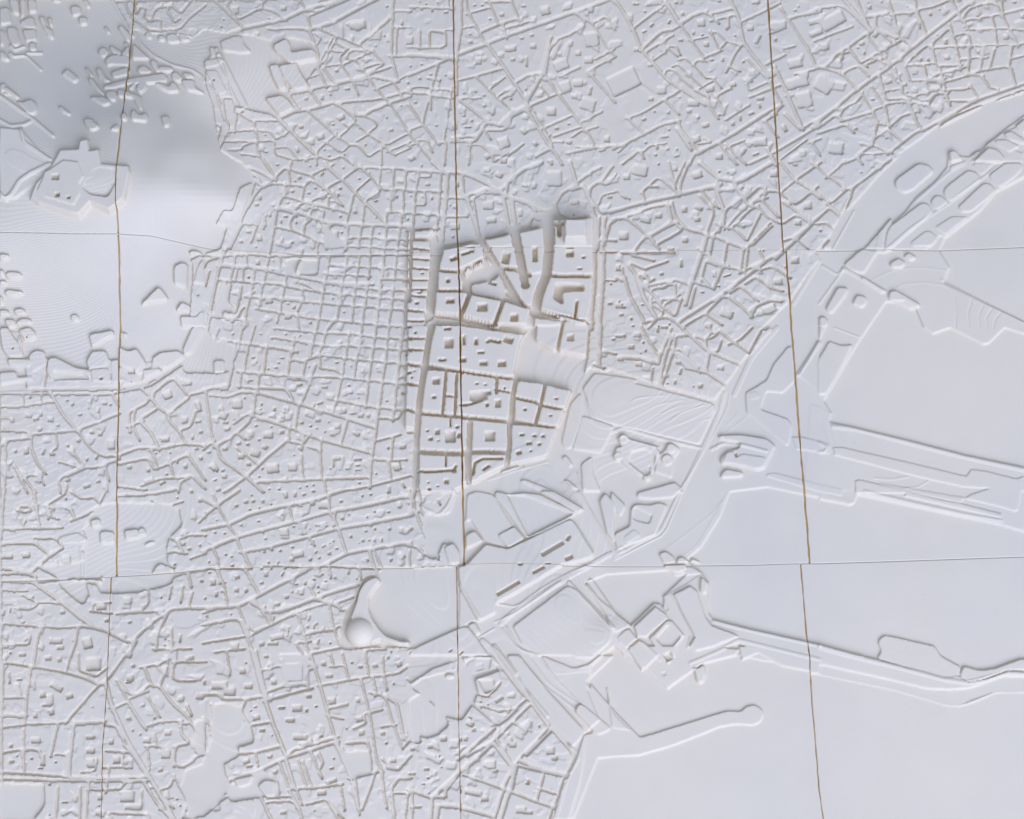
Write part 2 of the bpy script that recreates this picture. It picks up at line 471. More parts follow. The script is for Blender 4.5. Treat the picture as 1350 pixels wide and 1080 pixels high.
s 3: 140,750 160,720 260,660 280,620
s 3: 0,880 180,820 220,870 
s 4: 340,960 280,950
s 4: 270,1010 350,960 380,810
s 3: 360,920 450,850 540,930
s 3: 380,970 470,1010
s 3: 250,1040 280,1080
s 3: 160,1080 260,1040
s 2.5: 270,1020 460,1010
s 4: 460,1010 640,870 690,860 1040,660 1350,555
s 2: 540,1010 860,780 1100,680 1350,590
s 2.5: 500,1060 860,820 1100,710 1350,620
o 480,1080 700,900 900,800 1100,700 1350,620 1350,810 1200,870 980,1035 900,1080
q 1.2: 840,1110 850,1000 960,1035 1020,1030 1200,870 1350,760 1500,700 1500,1110
b 3.5: 850,1005 900,1000 940,1060 860,1075
b 3.5: 1210,890 1260,870 1350,930 1350,960 1240,930
b 3.5: 1290,840 1350,790 1350,890
b 4: 1010,1075 1110,980 1180,1000 1220,1050 1210,1080
b 3: 1150,930 1230,925 1320,970 1250,1010 1160,960
c 330,50,14,18,0 410,15,9,7,0 580,45,8,7,0 730,100,12,14,0 790,68,8,6,0 1285,20,14,8,0 1230,245,20,18,0 840,380,25,16,0.2 620,488,10,9,0 460,540,22,14,0.4 1040,105,16,9,0 830,280,14,22,0 670,395,10,12,0 295,350,8,14,0 280,290,20,14,0.3 150,385,10,18,-0.2 350,410,14,12,0.3 110,980,62,45,-0.1 440,912,9,7,0 240,850,18,10,0 35,310,32,28,0.2 370,230,18,25,-0.6 1340,110,14,18,0 90,140,110,50,0.5 30,560,70,60,-0.5 690,700,8,6,0 350,660,14,9,0 920,0,20,14,0 1050,340,9,8,0
@0,216
o 0,-10 1580,-10 1680,110 1580,150 1525,310 1470,300 1410,410 1490,420 1450,560 1330,590 1240,640 1270,660 1240,1095 0,1095
f 93: 0,-240 140,-225 320,-20 300,70 100,230 0,235
f 98: 360,-20 400,-85 520,-90 530,-140 585,-150 595,-80 655,-90 670,0 850,20 860,60 825,245 770,300 730,330 600,270 530,360 480,350 260,275 205,235 240,140 330,30
f 100: 300,60 420,-20 520,-10 560,90 530,140 540,210 500,300 300,240 245,190
v 3: 600,60 640,30 760,40 770,120 715,232 600,210 545,160
r 5 2: 0,200 40,240 80,200 130,110 200,60 330,0
r 3 1: 215,215 250,135 310,50
c 370,95,30,22,0 385,220,16,20,0 460,237,14,12,0
b 2.5: 0,595 70,605 40,640 0,640
b 2.5: 35,730 60,715 130,718 150,740 130,760 60,765
b 2.5: 30,845 60,832 150,845 155,860 90,878 45,870
b 2.5: 0,700 30,705 25,745 0,745
b 2.5: 0,775 45,775 45,795 0,800
b 2.5: 0,870 20,885 25,925 0,930
b 2.5: 0,965 60,970 65,1000 0,1005
b 2.5: 90,965 150,955 175,975 160,1000 110,1000
b 2.5: 110,1045 150,1022 210,1030 205,1055 120,1065
b 2.5: 30,1030 100,1030 100,1080 50,1080
b 2: 465,1000 510,992 530,1030 500,1045 475,1035
b 3.5: 1045,820 1070,835 1110,890 1100,905 980,920 930,935
b 3: 1150,680 1200,655 1240,665 1235,850 1230,820 1150,795
b 3: 1250,580 1300,575 1340,600 1260,610
b 3: 1300,690 1330,640 1350,640 1350,800 1280,790
b 3: 1200,915 1260,940 1250,990 1160,970
b 3: 1190,1010 1300,1010 1320,980 1350,980 1350,1080 1200,1080
b 2: 1280,850 1300,855 1290,862
@270,216
s 3: 230,0 350,90 380,150 460,100 530,30 555,40 570,0
s 3: 390,-20 470,100
s 3: 300,30 460,105
s 3: 555,40 560,130 
s 3: 560,40 700,80 840,10
s 2.5: 700,80 830,190 920,290 860,250
s 3.5: 800,0 900,100 1060,260 1190,390
s 3: 790,170 900,110 1010,30 980,0
s 2.5: 800,20 900,110
s 2.5: 1030,20 1170,170 1060,250
s 2: 1000,180 1080,110
s 2.5: 1000,30 1160,30 1350,40
s 3: 1160,40 1150,130
s 3: 1245,40 1240,160
s 3: 1325,50 1320,160
s 3: 1160,165 1350,175
s 2.5: 1230,180 1225,300
s 2.5: 1310,180 1310,320
s 3: 1210,320 1350,325
s 2.5: 1205,320 1190,400
s 2.5: 1300,330 1290,410
s 3: 360,160 460,130 520,140 640,150 
s 3: 530,140 530,210
s 3: 520,215 690,260 930,320
s 2.5: 660,150 640,240
s 2.5: 660,150 700,110 830,190 700,250
s 2.5: 610,280 690,240 720,290 680,360
s 2.5: 700,290 790,310 770,380
s 2.5: 820,230 810,280
s 2.5: 980,220 960,300 930,410
s 2.5: 1055,270 1040,400
s 4.5: 480,300 590,320 690,350 850,400 1350,415
s 3: 520,210 480,290 450,480 430,580
s 3: 500,290 580,300 600,340
s 3: 400,350 390,420
s 4.5: 380,150 330,110 280,280 220,420 140,570
s 2.5: 380,150 330,210 290,290 270,300
s 2.5: 260,400 350,400 310,510
s 2: 240,420 170,560
s 3: 570,440 470,420
s 2.5: 590,340 560,400 570,440 650,470 750,510 740,600
s 2.5: 690,380 660,400 650,460
s 3: 820,420 790,520 740,510
s 3: 810,410 830,410
s 4: 945,415 930,560
s 3: 955,490 1100,490 1350,505
s 2.5: 1035,420 1020,490 1015,550
s 2.5: 1110,425 1095,495 1085,600
s 2.5: 1200,425 1190,500 1180,600
s 2.5: 1290,425 1275,510 1265,600
s 3.5: 950,550 1100,550 1350,570
s 3: 500,620 490,720 
s 3.5: -10,605 110,610 280,600 430,610 820,610 1350,600
s 4: 100,680 330,690 500,725 780,780 1100,800
s 3: 110,665 290,680 490,700
s 3: 820,670 1080,685 1350,700
s 3: 800,725 1080,745
s 3: 1170,760 1350,760
s 3: 750,620 740,730 670,730
s 3: 820,620 810,700 790,790
s 2.5: 940,620 920,740 900,800
s 2.5: 1020,620 1000,760 990,860
s 3: 1090,620 1080,750 
s 3: 1180,620 1170,740 1150,800
s 2.5: 1265,620 1250,760
s 3: 200,620 190,690 170,770
s 2.5: 280,610 280,680
s 2.5: 425,620 410,690 390,790
s 2.5: 255,700 250,770
s 2.5: 330,700 310,850 280,960
s 4.5: 130,570 110,640 90,720 50,900 20,1080
s 3: 90,770 250,780 530,800 
s 2.5: 540,750 520,850 500,960 480,1040
s 3: 380,800 370,880 350,950
s 3: 530,810 780,850 980,870 1350,900
s 3: 640,830 650,890 620,960
s 3: 790,790 780,850 760,990 740,1080
s 3: 790,790 1100,830 1350,840
s 3: 640,790 790,850
s 3.5: 280,880 500,890 640,900
s 3: 500,900 870,930 1350,970
s 3: 350,960 480,980 700,1020 1000,1050 1350,1080
s 3: 170,810 150,920
s 4: 240,820 210,980 120,970 110,1000 40,990
s 3: 250,960 200,1020 40,1010
s 3: 280,950 260,1080
s 3: 160,1030 250,1030
s 3: 320,850 300,860 
s 3: 610,1000 620,1080
s 3: 900,810 890,920 870,1030
s 3: 990,830 980,920 970,1040
s 3.5: 1070,810 1060,900 1040,1040
s 4: 1160,810 1150,900 1130,1060
s 3.5: 1240,830 1230,960 1210,1060
s 4: 1330,840 1320,1060
s 4: 860,1030 820,1080
s 2.5: 900,910 880,870
s 3: 0,680 20,640 90,620
s 2.5: 30,720 10,800
s 2.5: 220,690 200,770
o 540,640 740,640 740,720 700,725 640,720 620,735 540,735
b 3: 630,640 640,640 620,720 600,725 610,680
o 780,400 920,540 800,560
v 3: 830,540 920,540 920,600 820,600
o 130,780 150,820 150,920 210,970 120,970 110,1000 70,990 80,900
c 480,10,8,7,0 695,20,8,7,0 915,28,8,7,0 420,105,9,8,0 625,95,12,14,0.4 775,70,18,8,0.7 680,120,16,9,0.7 580,182,11,10,0 730,162,10,9,0 688,195,8,8,0 550,260,9,6,0 895,165,10,10,0 880,205,12,14,0 990,320,12,12,0 895,350,9,10,0 1035,365,7,7,0 1130,360,6,6,0 1080,62,10,9,0 1020,100,7,6,0 1130,250,16,8,0.5 1265,220,10,15,0 1340,368,9,9,0 450,275,8,7,0 430,340,10,12,0 505,385,8,15,0 535,350,20,6,0 365,225,10,20,0 345,270,14,9,0 400,405,10,14,0 240,515,14,10,0 290,450,18,10,0 360,490,18,25,0 640,580,12,24,0 855,465,35,22,0 510,505,14,18,0 350,655,16,20,0 425,910,30,16,0 590,945,11,13,0 550,925,10,6,0 845,890,8,6,0 920,980,6,6,0 550,1010,26,16,0 697,1050,9,9,0 975,650,6,5,0 1150,460,6,8,0 20,1060,9,9,0 235,880,9,30,0 340,550,6,6,0 960,1040,9,5,0 180,1040,20,8,0
@540,216
t 11.25: 0,440 150,440 150,560 140,820 90,1080 -10,1080
t 15.81: 205,590 320,570 330,700 205,710
t 17.1275: 330,550 480,540 500,660 340,720
t 17.1275: 195,720 330,720 380,810 370,900 330,1000 150,990 165,850 195,830
t 18.445: 400,860 600,900 560,1075 340,1010
t 17.1275: 610,910 790,950 760,1080 560,1080
t 18.445: 500,500 660,470 670,550 510,570
t 17.1275: 540,570 690,550 770,760 800,900 700,900 600,740
t 18.445: 720,470 880,430 880,560 720,560
t 18.445: 700,560 900,550 860,740 760,750
t 15.81: 740,750 910,720 810,960 740,900
t 18.445: 940,390 1200,370 1210,560 950,560
t 17.1275: 950,560 1210,560 1210,740 930,740
t 17.1275: 930,745 1200,745 1190,930 1150,1080 860,960
t 7.5: 400,720 600,720 660,880 420,850
s 4: 0,180 200,185
s 3: 60,70 40,180 30,330 20,440
s 3: 210,60 200,180 190,330 180,430
s 6: 250,80 240,220 215,480
s 5: 0,45 240,60
s 3: 0,330 190,340
s 4: 0,440 180,430
s 2.5: 70,90 140,90 140,60
s 2.5: 100,200 105,275 50,275
s 5: 160,0 235,60 330,60 420,90 600,180 680,95
s 6: 600,190 640,215 780,260 850,300
s 4: 380,215 450,190 500,165 590,190
s 3: 230,225 300,225 380,230
s 3: 225,350 370,350
s 5: 375,220 440,420 470,520 530,600 640,760 720,900
s 3: 350,90 360,220
s 3: 420,240 450,420 460,490
s 3: 410,240 480,190 580,200
s 5: 620,230 660,440
s 4: 665,240 690,410
s 6: 215,490 210,590 170,720
s 5: 330,540 480,500 660,460 860,420 1000,400
s 12: 160,500 170,590 160,760 150,830 140,960 130,1000
s 8: 190,560 320,540
s 6: 680,90 770,30 860,0
s 4: 650,120 640,180
s 5: 780,260 830,310 780,420 680,430
s 4: 850,300 900,310 950,300 1000,200 1080,150
s 5: 1080,170 1150,150 1200,270 1220,370
s 5: 960,280 980,340 1050,370 1210,350
s 12: 860,350 960,340 900,390
s 4: 680,230 700,420
s 4: 1100,130 1190,60 1250,30
s 5: 1060,0 1100,130
s 4: 1190,170 1180,220 1260,320 1350,310
s 4: 1190,160 1250,120 1300,140 1350,80
s 2.5: 1250,260 1270,210 1350,190
s 4: 1270,110 1330,30
s 5: 1225,370 1215,600
s 6: 985,410 985,460
s 4: 1250,370 1240,560
s 4: 1290,370 1270,560
s 4: 1350,380 1320,400 1290,500
s 3: 1230,500 1350,510
s 2: 1270,585 1350,585
s 5: 1220,560 1220,760 1200,1000 1200,1080
s 5: 1280,590 1275,790 1250,1080
s 2: 1280,770 1350,775
s 6: 20,440 20,500 140,500
s 2.5: 20,560 150,575
s 2.5: 10,630 130,635
s 2.5: 10,690 130,700
s 2.5: 10,770 130,770
s 2.5: 0,830 130,830
s 2.5: 0,870 130,880
s 2.5: 0,970 120,980
s 2.5: 0,1040 100,1040
s 3.5: 12,500 10,640 5,800 0,900
s 4: 205,710 340,715 480,640 500,650
s 12: 380,800 420,720 520,680 560,740 420,770
s 6: 345,720 400,850 340,1000
s 4: 180,840 370,840 420,860 620,900 780,950
s 5: 615,910 560,1060
s 11: 700,470 760,790
s 13: 910,430 920,560 900,740 850,860 830,970
s 8: 480,520 520,590 620,740 700,900
s 6: 890,400 940,430 940,520
s 8: 700,470 690,420
s 6: 780,730 730,700 620,690
s 3: 490,560 500,640 560,730
s 5: 920,740 1200,745
s 3: 1100,920 1090,1000
s 3: 780,950 850,980 1200,1050
s 4: 150,1000 330,1020 560,1070
s 3: 840,980 790,950
s 8: 660,860 720,910
c 120,138,16,8,0 88,220,7,7,0 148,230,8,12,0 10,215,8,5,0 315,140,12,22,0 520,275,45,30,0 540,375,42,20,0.1 730,325,18,26,0 510,40,30,14,0 590,75,30,20,-0.4 760,145,26,10,0 822,148,16,25,0 955,100,55,60,0 1090,258,35,14,0.2 1190,70,12,8,0 1320,222,20,10,0 80,15,8,7,0 935,5,12,9,0 300,285,12,14,0 300,415,40,24,0 410,580,18,12,0 290,630,30,16,0.3 370,595,40,10,0.3 255,775,14,15,0 270,908,36,18,0 480,950,40,30,0 690,1020,28,30,0 545,790,38,10,-0.3 825,600,18,70,0 635,625,28,50,-0.2 1055,600,28,22,0 1145,620,14,9,0 1120,695,18,6,0 100,572,8,5,0 85,725,14,5,0 50,918,14,10,0 65,850,20,5,0 70,590,8,5,0 1320,925,20,9,0 1325,795,8,5,0
v 6: 960,790 1140,800 1150,840 1090,840 1000,850 1010,930 945,890
b 38: 1020,412 1160,412 1160,532 1020,532
@810,216
s 5: -20,320 190,260 420,210 690,140
s 3: 180,190 290,90 390,170 420,210
s 2.5: 190,200 200,260
s 2.5: 20,180 90,230
s 3: 400,130 460,0
s 3: 360,0 400,150
s 3: 490,0 440,120 430,190 560,180 680,160
s 6: 570,0 690,100 830,120 1030,0
s 5: 680,100 670,180 830,160 
s 5: 780,110 820,180 860,210
s 5: 680,200 730,330 690,440
s 3: 580,190 680,290
s 4: 830,230 730,310 720,400
s 4: 870,230 960,150 1000,170 920,250
s 4: 880,210 870,190 
s 4: 800,160 880,270 940,290
s 3: 360,270 240,290 80,350
s 4: 0,370 80,360 230,480 380,380 350,270
s 3.5: 380,270 400,350 470,430 610,470
s 3: 570,220 660,320 610,460
s 3.5: 400,390 450,440 290,530
s 3.5: 230,480 290,560
s 3.5: 200,490 120,590
s 4: 230,480 400,390
s 6: 610,480 560,640 510,780 470,920
s 4: 600,470 680,490 800,540 870,560 900,530
s 3: 690,430 650,480
s 4: 650,480 620,640
s 3: 740,540 720,670 660,820
s 3: 680,400 800,440 860,500
s 3: 940,280 890,310 790,410 760,430
s 3: 730,430 800,350 860,290
s 3: 960,340 880,500
s 3: 950,290 1000,350 1080,390
s 3: 1020,400 900,520
s 3: 1030,420 920,530
s 3: 980,230 1010,180 1090,190
s 3: 970,240 1080,350
s 3: 910,260 1000,230
s 4: 1100,0 1190,110 1300,170 1350,210
s 3: 1120,170 1190,110 1350,0
s 3: 1120,250 1200,270 1330,160
s 3: 1110,210 1190,260
s 4: 1120,260 1210,320 1310,380 1350,350
s 3: 1200,260 1300,190 1350,230
s 3: 1120,390 1200,340 1300,400 1170,490
s 2: 1200,500 1270,560
s 3: 1120,510 1180,490
s 5: 1000,640 1100,590 1200,500 1300,400
s 4: 380,590 60,590
s 3: 130,610 250,640
s 3: 110,660 200,700 250,680 340,650
s 4: 100,680 200,810 300,910
s 3: 200,810 400,770 440,780 490,800
s 4: 180,800 250,770
s 4: 260,910 380,890 430,900
s 4: 70,760 100,870 190,1030
s 6: 150,760 200,900 270,1010
s 3: 50,700 60,780 20,760
s 3: 150,750 190,720 230,770
s 3.5: 300,930 400,1010 440,900
s 2.5: 320,940 420,870 
s 3: 260,830 400,790 400,870
s 2.5: 260,940 330,980 230,1080
s 3: 240,900 250,990
s 3.5: 200,1050 350,1010 450,1080
s 3: 620,650 700,680 830,700
s 2.5: 600,660 570,770
s 3.5: 590,770 650,830 700,700
s 4: 530,830 500,940
s 3.5: 510,780 650,820
s 3.5: 560,570 720,670
s 3.5: 640,640 740,670
s 4: 850,570 830,700
s 3: 880,580 860,710
s 3.5: 960,590 990,640 830,720
s 5: 430,1040 700,870 980,660
s 4: 700,880 760,880 900,1000
s 3: 770,850 830,810 940,900
s 3: 870,790 930,750 1030,820 
s 3: 970,700 1040,680 1150,750
s 3.5: 1090,910 1000,900 880,980 900,1010
s 3: 1000,900 900,960
s 3.5: 1030,820 1100,840
s 3: 480,1060 600,990 700,1060
s 4: 600,990 690,900
s 3: 900,1010 940,940 1020,910
s 6: 1180,900 1120,960 1000,1080
s 3: 1070,630 1100,600
c 80,90,28,20,0 170,45,60,42,-0.2 60,215,30,10,-0.7 260,155,40,10,0 400,35,16,14,0 545,75,40,28,0.3 460,305,22,20,0 555,295,35,16,-0.4 545,370,26,14,0 205,370,45,24,-0.2 290,345,28,18,0 60,480,38,28,0 465,505,22,20,0 370,565,28,12,0 845,300,30,18,0.5 850,415,14,16,0 1050,70,28,22,0 1275,280,30,28,0 1210,390,26,20,0 1190,8,16,10,0 440,660,8,35,0 310,730,14,12,0 200,745,25,18,0 25,690,16,25,0 320,820,30,10,0.2 195,585,20,12,0 660,730,18,25,0 740,740,40,6,0.3 1080,780,35,25,0 1020,960,60,30,0.4 740,990,55,32,-0.4 185,932,8,7,0 32,910,8,7,0 45,1000,20,10,0 110,1025,10,10,0 30,940,30,20,0 580,850,16,6,0 620,1070,30,14,0 980,578,8,6,0 120,1070,10,8,0 330,1080,30,10,0 1190,640,30,25,0 290,1075,10,6,0
c 60,950,20,10,0
o 1020,1080 1140,960 1200,850 1350,640 1350,1080
r 5 1: 1180,920 1350,640
@1080,216
s 3: -40,0 50,80 110,120 175,165
s 3: 50,90 120,30 160,-10
s 3: -20,200 80,262 165,185
s 4: 165,170 215,165 300,100 460,-20
s 3: -20,370 70,290 135,350
s 4: -10,580 60,500 110,430 145,350 200,230 220,170
s 3: 60,270 150,345
s 2.5: -10,400 50,395 100,440
o 480,0 400,80 250,250 160,340 90,440 80,570 60,650 200,660 280,570 480,340 600,260 640,200 800,80 860,0
o 0,570 480,570 500,0 1350,0 1350,1080 0,1080
r 3 0.8: 90,560 230,310
r 3 0.8: 140,340 200,220 380,0
b 2: 495,130 510,100 650,0 720,10 755,50 620,170 560,195 510,165
b 2: 860,20 1000,-30 930,10 860,50
q 1.2: 280,570 560,320 640,220 770,110 880,-25 1500,-25 1500,40 1350,90 1160,190 1060,310 830,490 800,470 700,570 480,570 430,590
b 2.5: 425,570 445,450 470,410 670,262 720,270 750,320 480,560
b 2.5: 815,180 850,140 980,45 1040,65 1060,110 860,255 820,220
b 2.5: 735,240 770,210 810,220 850,255 770,310 735,275
b 2.5: 910,290 1080,130 1130,140 1165,185 1000,320 940,325
b 2.5: 1115,80 1220,0 1330,0 1335,40 1300,80 1190,160 1130,110
b 2: 760,420 870,350 980,352 830,470
b 2: 1010,0 1150,0 1070,80 1010,20
b 2: 600,520 700,445 740,450 780,495 740,545 610,550
r 2.5 0.8: 640,245 850,60 960,0
r 3 0.8: 430,580 600,430 860,260 1200,0
b 2: 160,665 270,570 390,575 290,725 230,710
b 2: 40,960 120,815 190,820 180,860 80,990
b 2: 215,920 250,865 310,880 310,920 280,950
b 2: 460,660 520,622 570,650 550,685 480,690
b 2: 555,610 590,585 640,620 600,640
b 2.5: 460,845 500,835 665,930 650,950 600,960 455,890
r 5 1.6: 160,690 270,750 410,840
r 5 1.6: 290,760 430,840
r 3 1: 20,670 120,730 150,700
r 3 1: 0,920 160,700
g 0.5: 340,770 480,700 650,680 840,700
g 0.5: 480,830 560,790 700,780 830,800 870,830
g -0.5: 890,870 905,980 900,1080
g -0.5: 1010,885 980,980 990,1060
g -0.5: 1080,925 1050,1000 1060,1080
g -0.5: 1140,950 1100,1010 1110,1080
g -0.5: 1200,975 1160,1020 1150,1080
r 2 0.8: 800,760 950,840 1100,920 1350,1045
b 2: 0,1010 40,1010 60,1050 40,1080 0,1080
@0,432
o 160,-60 1330,-60 1330,60 1250,175 1180,155 1080,160 1000,210 960,225 920,160 860,150 840,260 780,250 730,200 620,150 600,190 570,230 580,280 510,270 430,230 380,200 320,205 300,160 230,150 200,190 160,200 160,100 240,90
o 0,-60 60,-60 60,190 160,200 170,400 0,400
b 3: 0,10 50,0 120,100 155,170 150,200 60,200 20,150
b 2.5: 120,20 200,0 240,40 235,75 160,75
b 2.5: 20,110 70,100 110,150 60,185
r 3 1: 60,0 130,100 160,200
b 3: 50,210 195,210 215,240 195,270 60,250
b 2.5: 0,300 110,290 120,330 220,320 225,355 130,355 0,380
b 2.5: 195,180 240,150 300,160 305,250 220,300 200,260
b 3.5: 320,210 370,200 430,230 510,270 600,285 600,350 350,355 310,300
v 1.5: 360,290 560,310 600,345 350,352
b 3: 570,230 610,160 700,155 720,210 700,265 590,275
b 3: 600,280 720,270 740,370 610,360
b 3: 785,130 850,160 905,140 960,225 930,280 880,310 850,270 785,260
b 2.5: 1000,210 1060,165 1180,155 1220,190 1130,260 1060,270
b 3: 590,50 750,20 755,60 690,78 610,140
b 2: 800,30 840,40 830,65
b 2.5: 1205,150 1270,0 1350,0 1260,170 1225,180
b 2.5: 730,220 785,210 785,330 850,350 740,370
b 2.5: 940,280 1060,270 1060,290 950,335
s 6: -20,425 300,410 600,405 780,400 950,370 1080,300 1230,190 1350,20
r 2 1: 0,425 330,415 700,400 800,395
s 3: 0,440 300,440 740,440 770,430 930,400 1000,380 1180,260 1300,150
s 3: 120,0 160,100
s 3: 320,240 295,380
s 4: 340,440 420,580 520,690
s 2.5: 155,450 155,500 
s 2: 275,450 275,495
s 3: 0,525 150,520 340,490
s 3: 740,440 780,510
s 3.5: 940,410 990,450 970,500 850,560 860,680
s 3: 610,450 590,520
s 4: 500,680 660,620 780,570
s 4: 200,710 360,690 520,680
s 3: 20,680 200,690 200,730 70,745 30,760
s 3: 40,750 40,900 30,1080
s 3: 210,720 210,800 250,900 300,960
s 2.5: 370,700 380,790 340,820
s 2.5: 520,690 600,800 680,850 780,850
s 3: 480,820 560,920 440,970 390,1010 400,1080
s 4: 530,930 650,920 780,870
s 2.5: 560,930 450,980
s 2.5: 400,890 520,920 
s 3: 100,920 180,1080
s 3: 110,930 230,1080
s 2.5: 180,980 250,970 290,1030
s 3: 700,940 720,1000
s 3: 1020,200 1060,270
s 3.5: 1000,470 1050,530 920,610 1000,700 1050,800
s 3: 1050,400 1120,350 1160,340 1240,450 1350,420
s 3: 1010,470 1020,430 1110,350
s 4: 1050,530 1110,570 1240,470
s 3.5: 1110,570 1120,620 1180,680 1230,770 1340,780
s 3: 1190,680 1260,650 1290,560
s 3: 1000,810 1220,770
s 3: 940,620 850,650
s 3.5: 800,840 900,800 1010,790 
s 3.5: 790,900 980,860 1020,940 1110,900 1240,840
s 3: 1000,810 1040,920
s 3: 1120,880 1150,1000 1240,980 
s 3: 1240,840 1350,1000
s 3: 1180,1080 1190,1020 1270,980 1350,1060
s 3: 940,1040 1050,1000 1150,990
s 3: 790,1050 960,1070
s 3: 1160,350 1200,400
v 2: 1190,350 1240,340 1270,380 1200,385
o 1210,200 1350,40 1350,300 1220,290
s 2.5: 0,600 60,600 
s 2.5: 890,560 880,650 920,740
c 75,380,6,20,0 180,60,7,8,0 90,142,6,6,0 445,482,8,6,0 480,505,10,14,-0.5 590,500,8,28,0.3 650,545,12,18,0 530,575,16,6,0.2 690,500,20,10,0 730,510,10,9,0 80,610,16,20,0 190,580,30,18,0 240,600,25,14,0.2 270,570,10,22,0 335,605,25,20,0 385,645,14,10,0 265,670,16,14,0 450,780,12,12,0 520,745,14,12,0 605,690,16,10,0 665,700,16,18,0 105,815,10,14,0 175,810,18,30,0 290,820,10,28,-0.4 350,835,20,12,0 575,870,10,16,0 545,910,12,10,0 640,855,8,20,-0.5 735,770,30,40,0 730,845,16,10,0 855,920,16,16,0 890,880,12,6,0 980,940,14,16,0 985,1010,45,18,0.4 1105,445,35,30,0.4 1220,610,25,25,0 1310,520,18,50,0.2 1310,620,28,10,0 1325,690,14,12,0 1270,725,8,20,0 1300,800,14,10,0 1325,862,14,14,0.4 1225,915,14,16,0.5 1100,968,10,7,0 1075,1025,25,10,0.5 1030,830,6,6,0 1125,825,6,6,0 1170,890,8,8,0 1090,740,40,18,0.1 1130,780,40,8,0.3 450,1005,18,12,0.2 650,1015,16,10,0.3 575,1045,30,14,0.3 1260,1075,10,8,0 1250,365,14,14,0 870,290,25,20,0 270,1000,8,30,-0.5 670,340,14,8,0
@270,432
s 3: 90,20 60,90
s 4: 120,80 290,110 560,150 600,160
s 3: 250,10 230,90
s 3: 330,0 300,100
s 3: 450,70 700,100 
s 3: 480,70 760,120 950,120 1140,135 1350,155
s 3: 470,10 790,40 960,40 1120,65 1350,80
s 3: 730,30 710,110 700,180
s 3: 800,30 780,110 750,180
s 3: 950,40 940,130 930,200
s 3: 1035,0 1020,130 1000,210
s 3: 1130,0 1110,140 1100,220
s 3: 1215,0 1200,130 1190,230
s 4: 1310,0 1290,130 1280,240 1265,370
s 3: 590,70 580,160
s 3: 690,110 690,180
s 2.5: 225,120 200,200
s 3: 290,120 260,280
s 3: 410,130 390,290
s 3: 570,160 550,290
s 3.5: 200,120 180,290 150,400
s 4: 230,290 390,310 560,320 690,330
s 3: 360,310 350,400
s 3: 240,310 230,390 
s 4: 340,400 540,405 580,480
s 3: 230,390 340,400
s 3: 570,215 650,225 740,190
s 3.5: 665,230 645,320
s 4: 725,260 700,330 690,380 635,500
s 3: 760,210 760,270 860,280 890,300
s 3: 750,180 930,205 1350,245
s 3.5: 700,325 900,330 1080,350 1270,370 1350,370
s 3: 920,220 905,330
s 3: 1000,225 985,330
s 3: 1095,235 1080,340
s 3: 1190,240 1170,350
s 3.5: 900,340 870,480 840,560
s 3.5: 1080,350 1060,520
s 3.5: 1170,370 1150,530 1130,650
s 3.5: 1265,370 1250,540
s 3: 1290,330 1350,300
s 4: 870,480 1130,530 1350,545
s 3: 690,350 560,340
s 4.5: 340,430 640,510 840,570 1120,660
s 3: 340,430 250,425 150,460 50,450
s 4: 335,440 320,570 280,640 180,720 80,780
s 4: 310,580 560,660 760,740 1100,830
s 3: 620,520 600,650
s 3: 940,620 900,760
s 3: 560,660 550,740
s 3: 540,750 650,770 690,710
s 3: 650,720 640,800
s 3: 690,790 760,810 770,980
s 3: 770,740 765,810
s 4: 550,740 420,850 280,980 200,1040 140,1080
s 4: 80,780 110,870 270,980 380,1080
s 3: 220,700 260,730 
s 3: 220,800 350,900
s 3: 10,440 30,600 60,780
s 4: 340,1020 780,1000 1080,990
s 3: 790,1010 800,1080
s 4: 1140,540 1130,680 1100,860 1090,1050
s 3: 1140,600 1270,605 1300,560
s 3: 1245,550 1240,610
s 3: 1130,750 1280,710
s 3: 1240,730 1230,870
s 3: 1100,870 1210,875 1230,1000
s 3: 1220,880 1320,875
s 3: 900,1080 1080,1050 1350,980
s 4: 0,410 150,380
s 4: 90,400 150,410 170,300
s 3: 60,750 0,800
s 2.5: 200,630 300,560
s 3: 300,1000 380,1080
s 3: 530,1000 520,1010
s 2.5: 640,850 650,980
o 0,0 60,100 120,90 190,130 170,280 80,300 0,290
b 2: 60,220 130,215 130,300 60,300
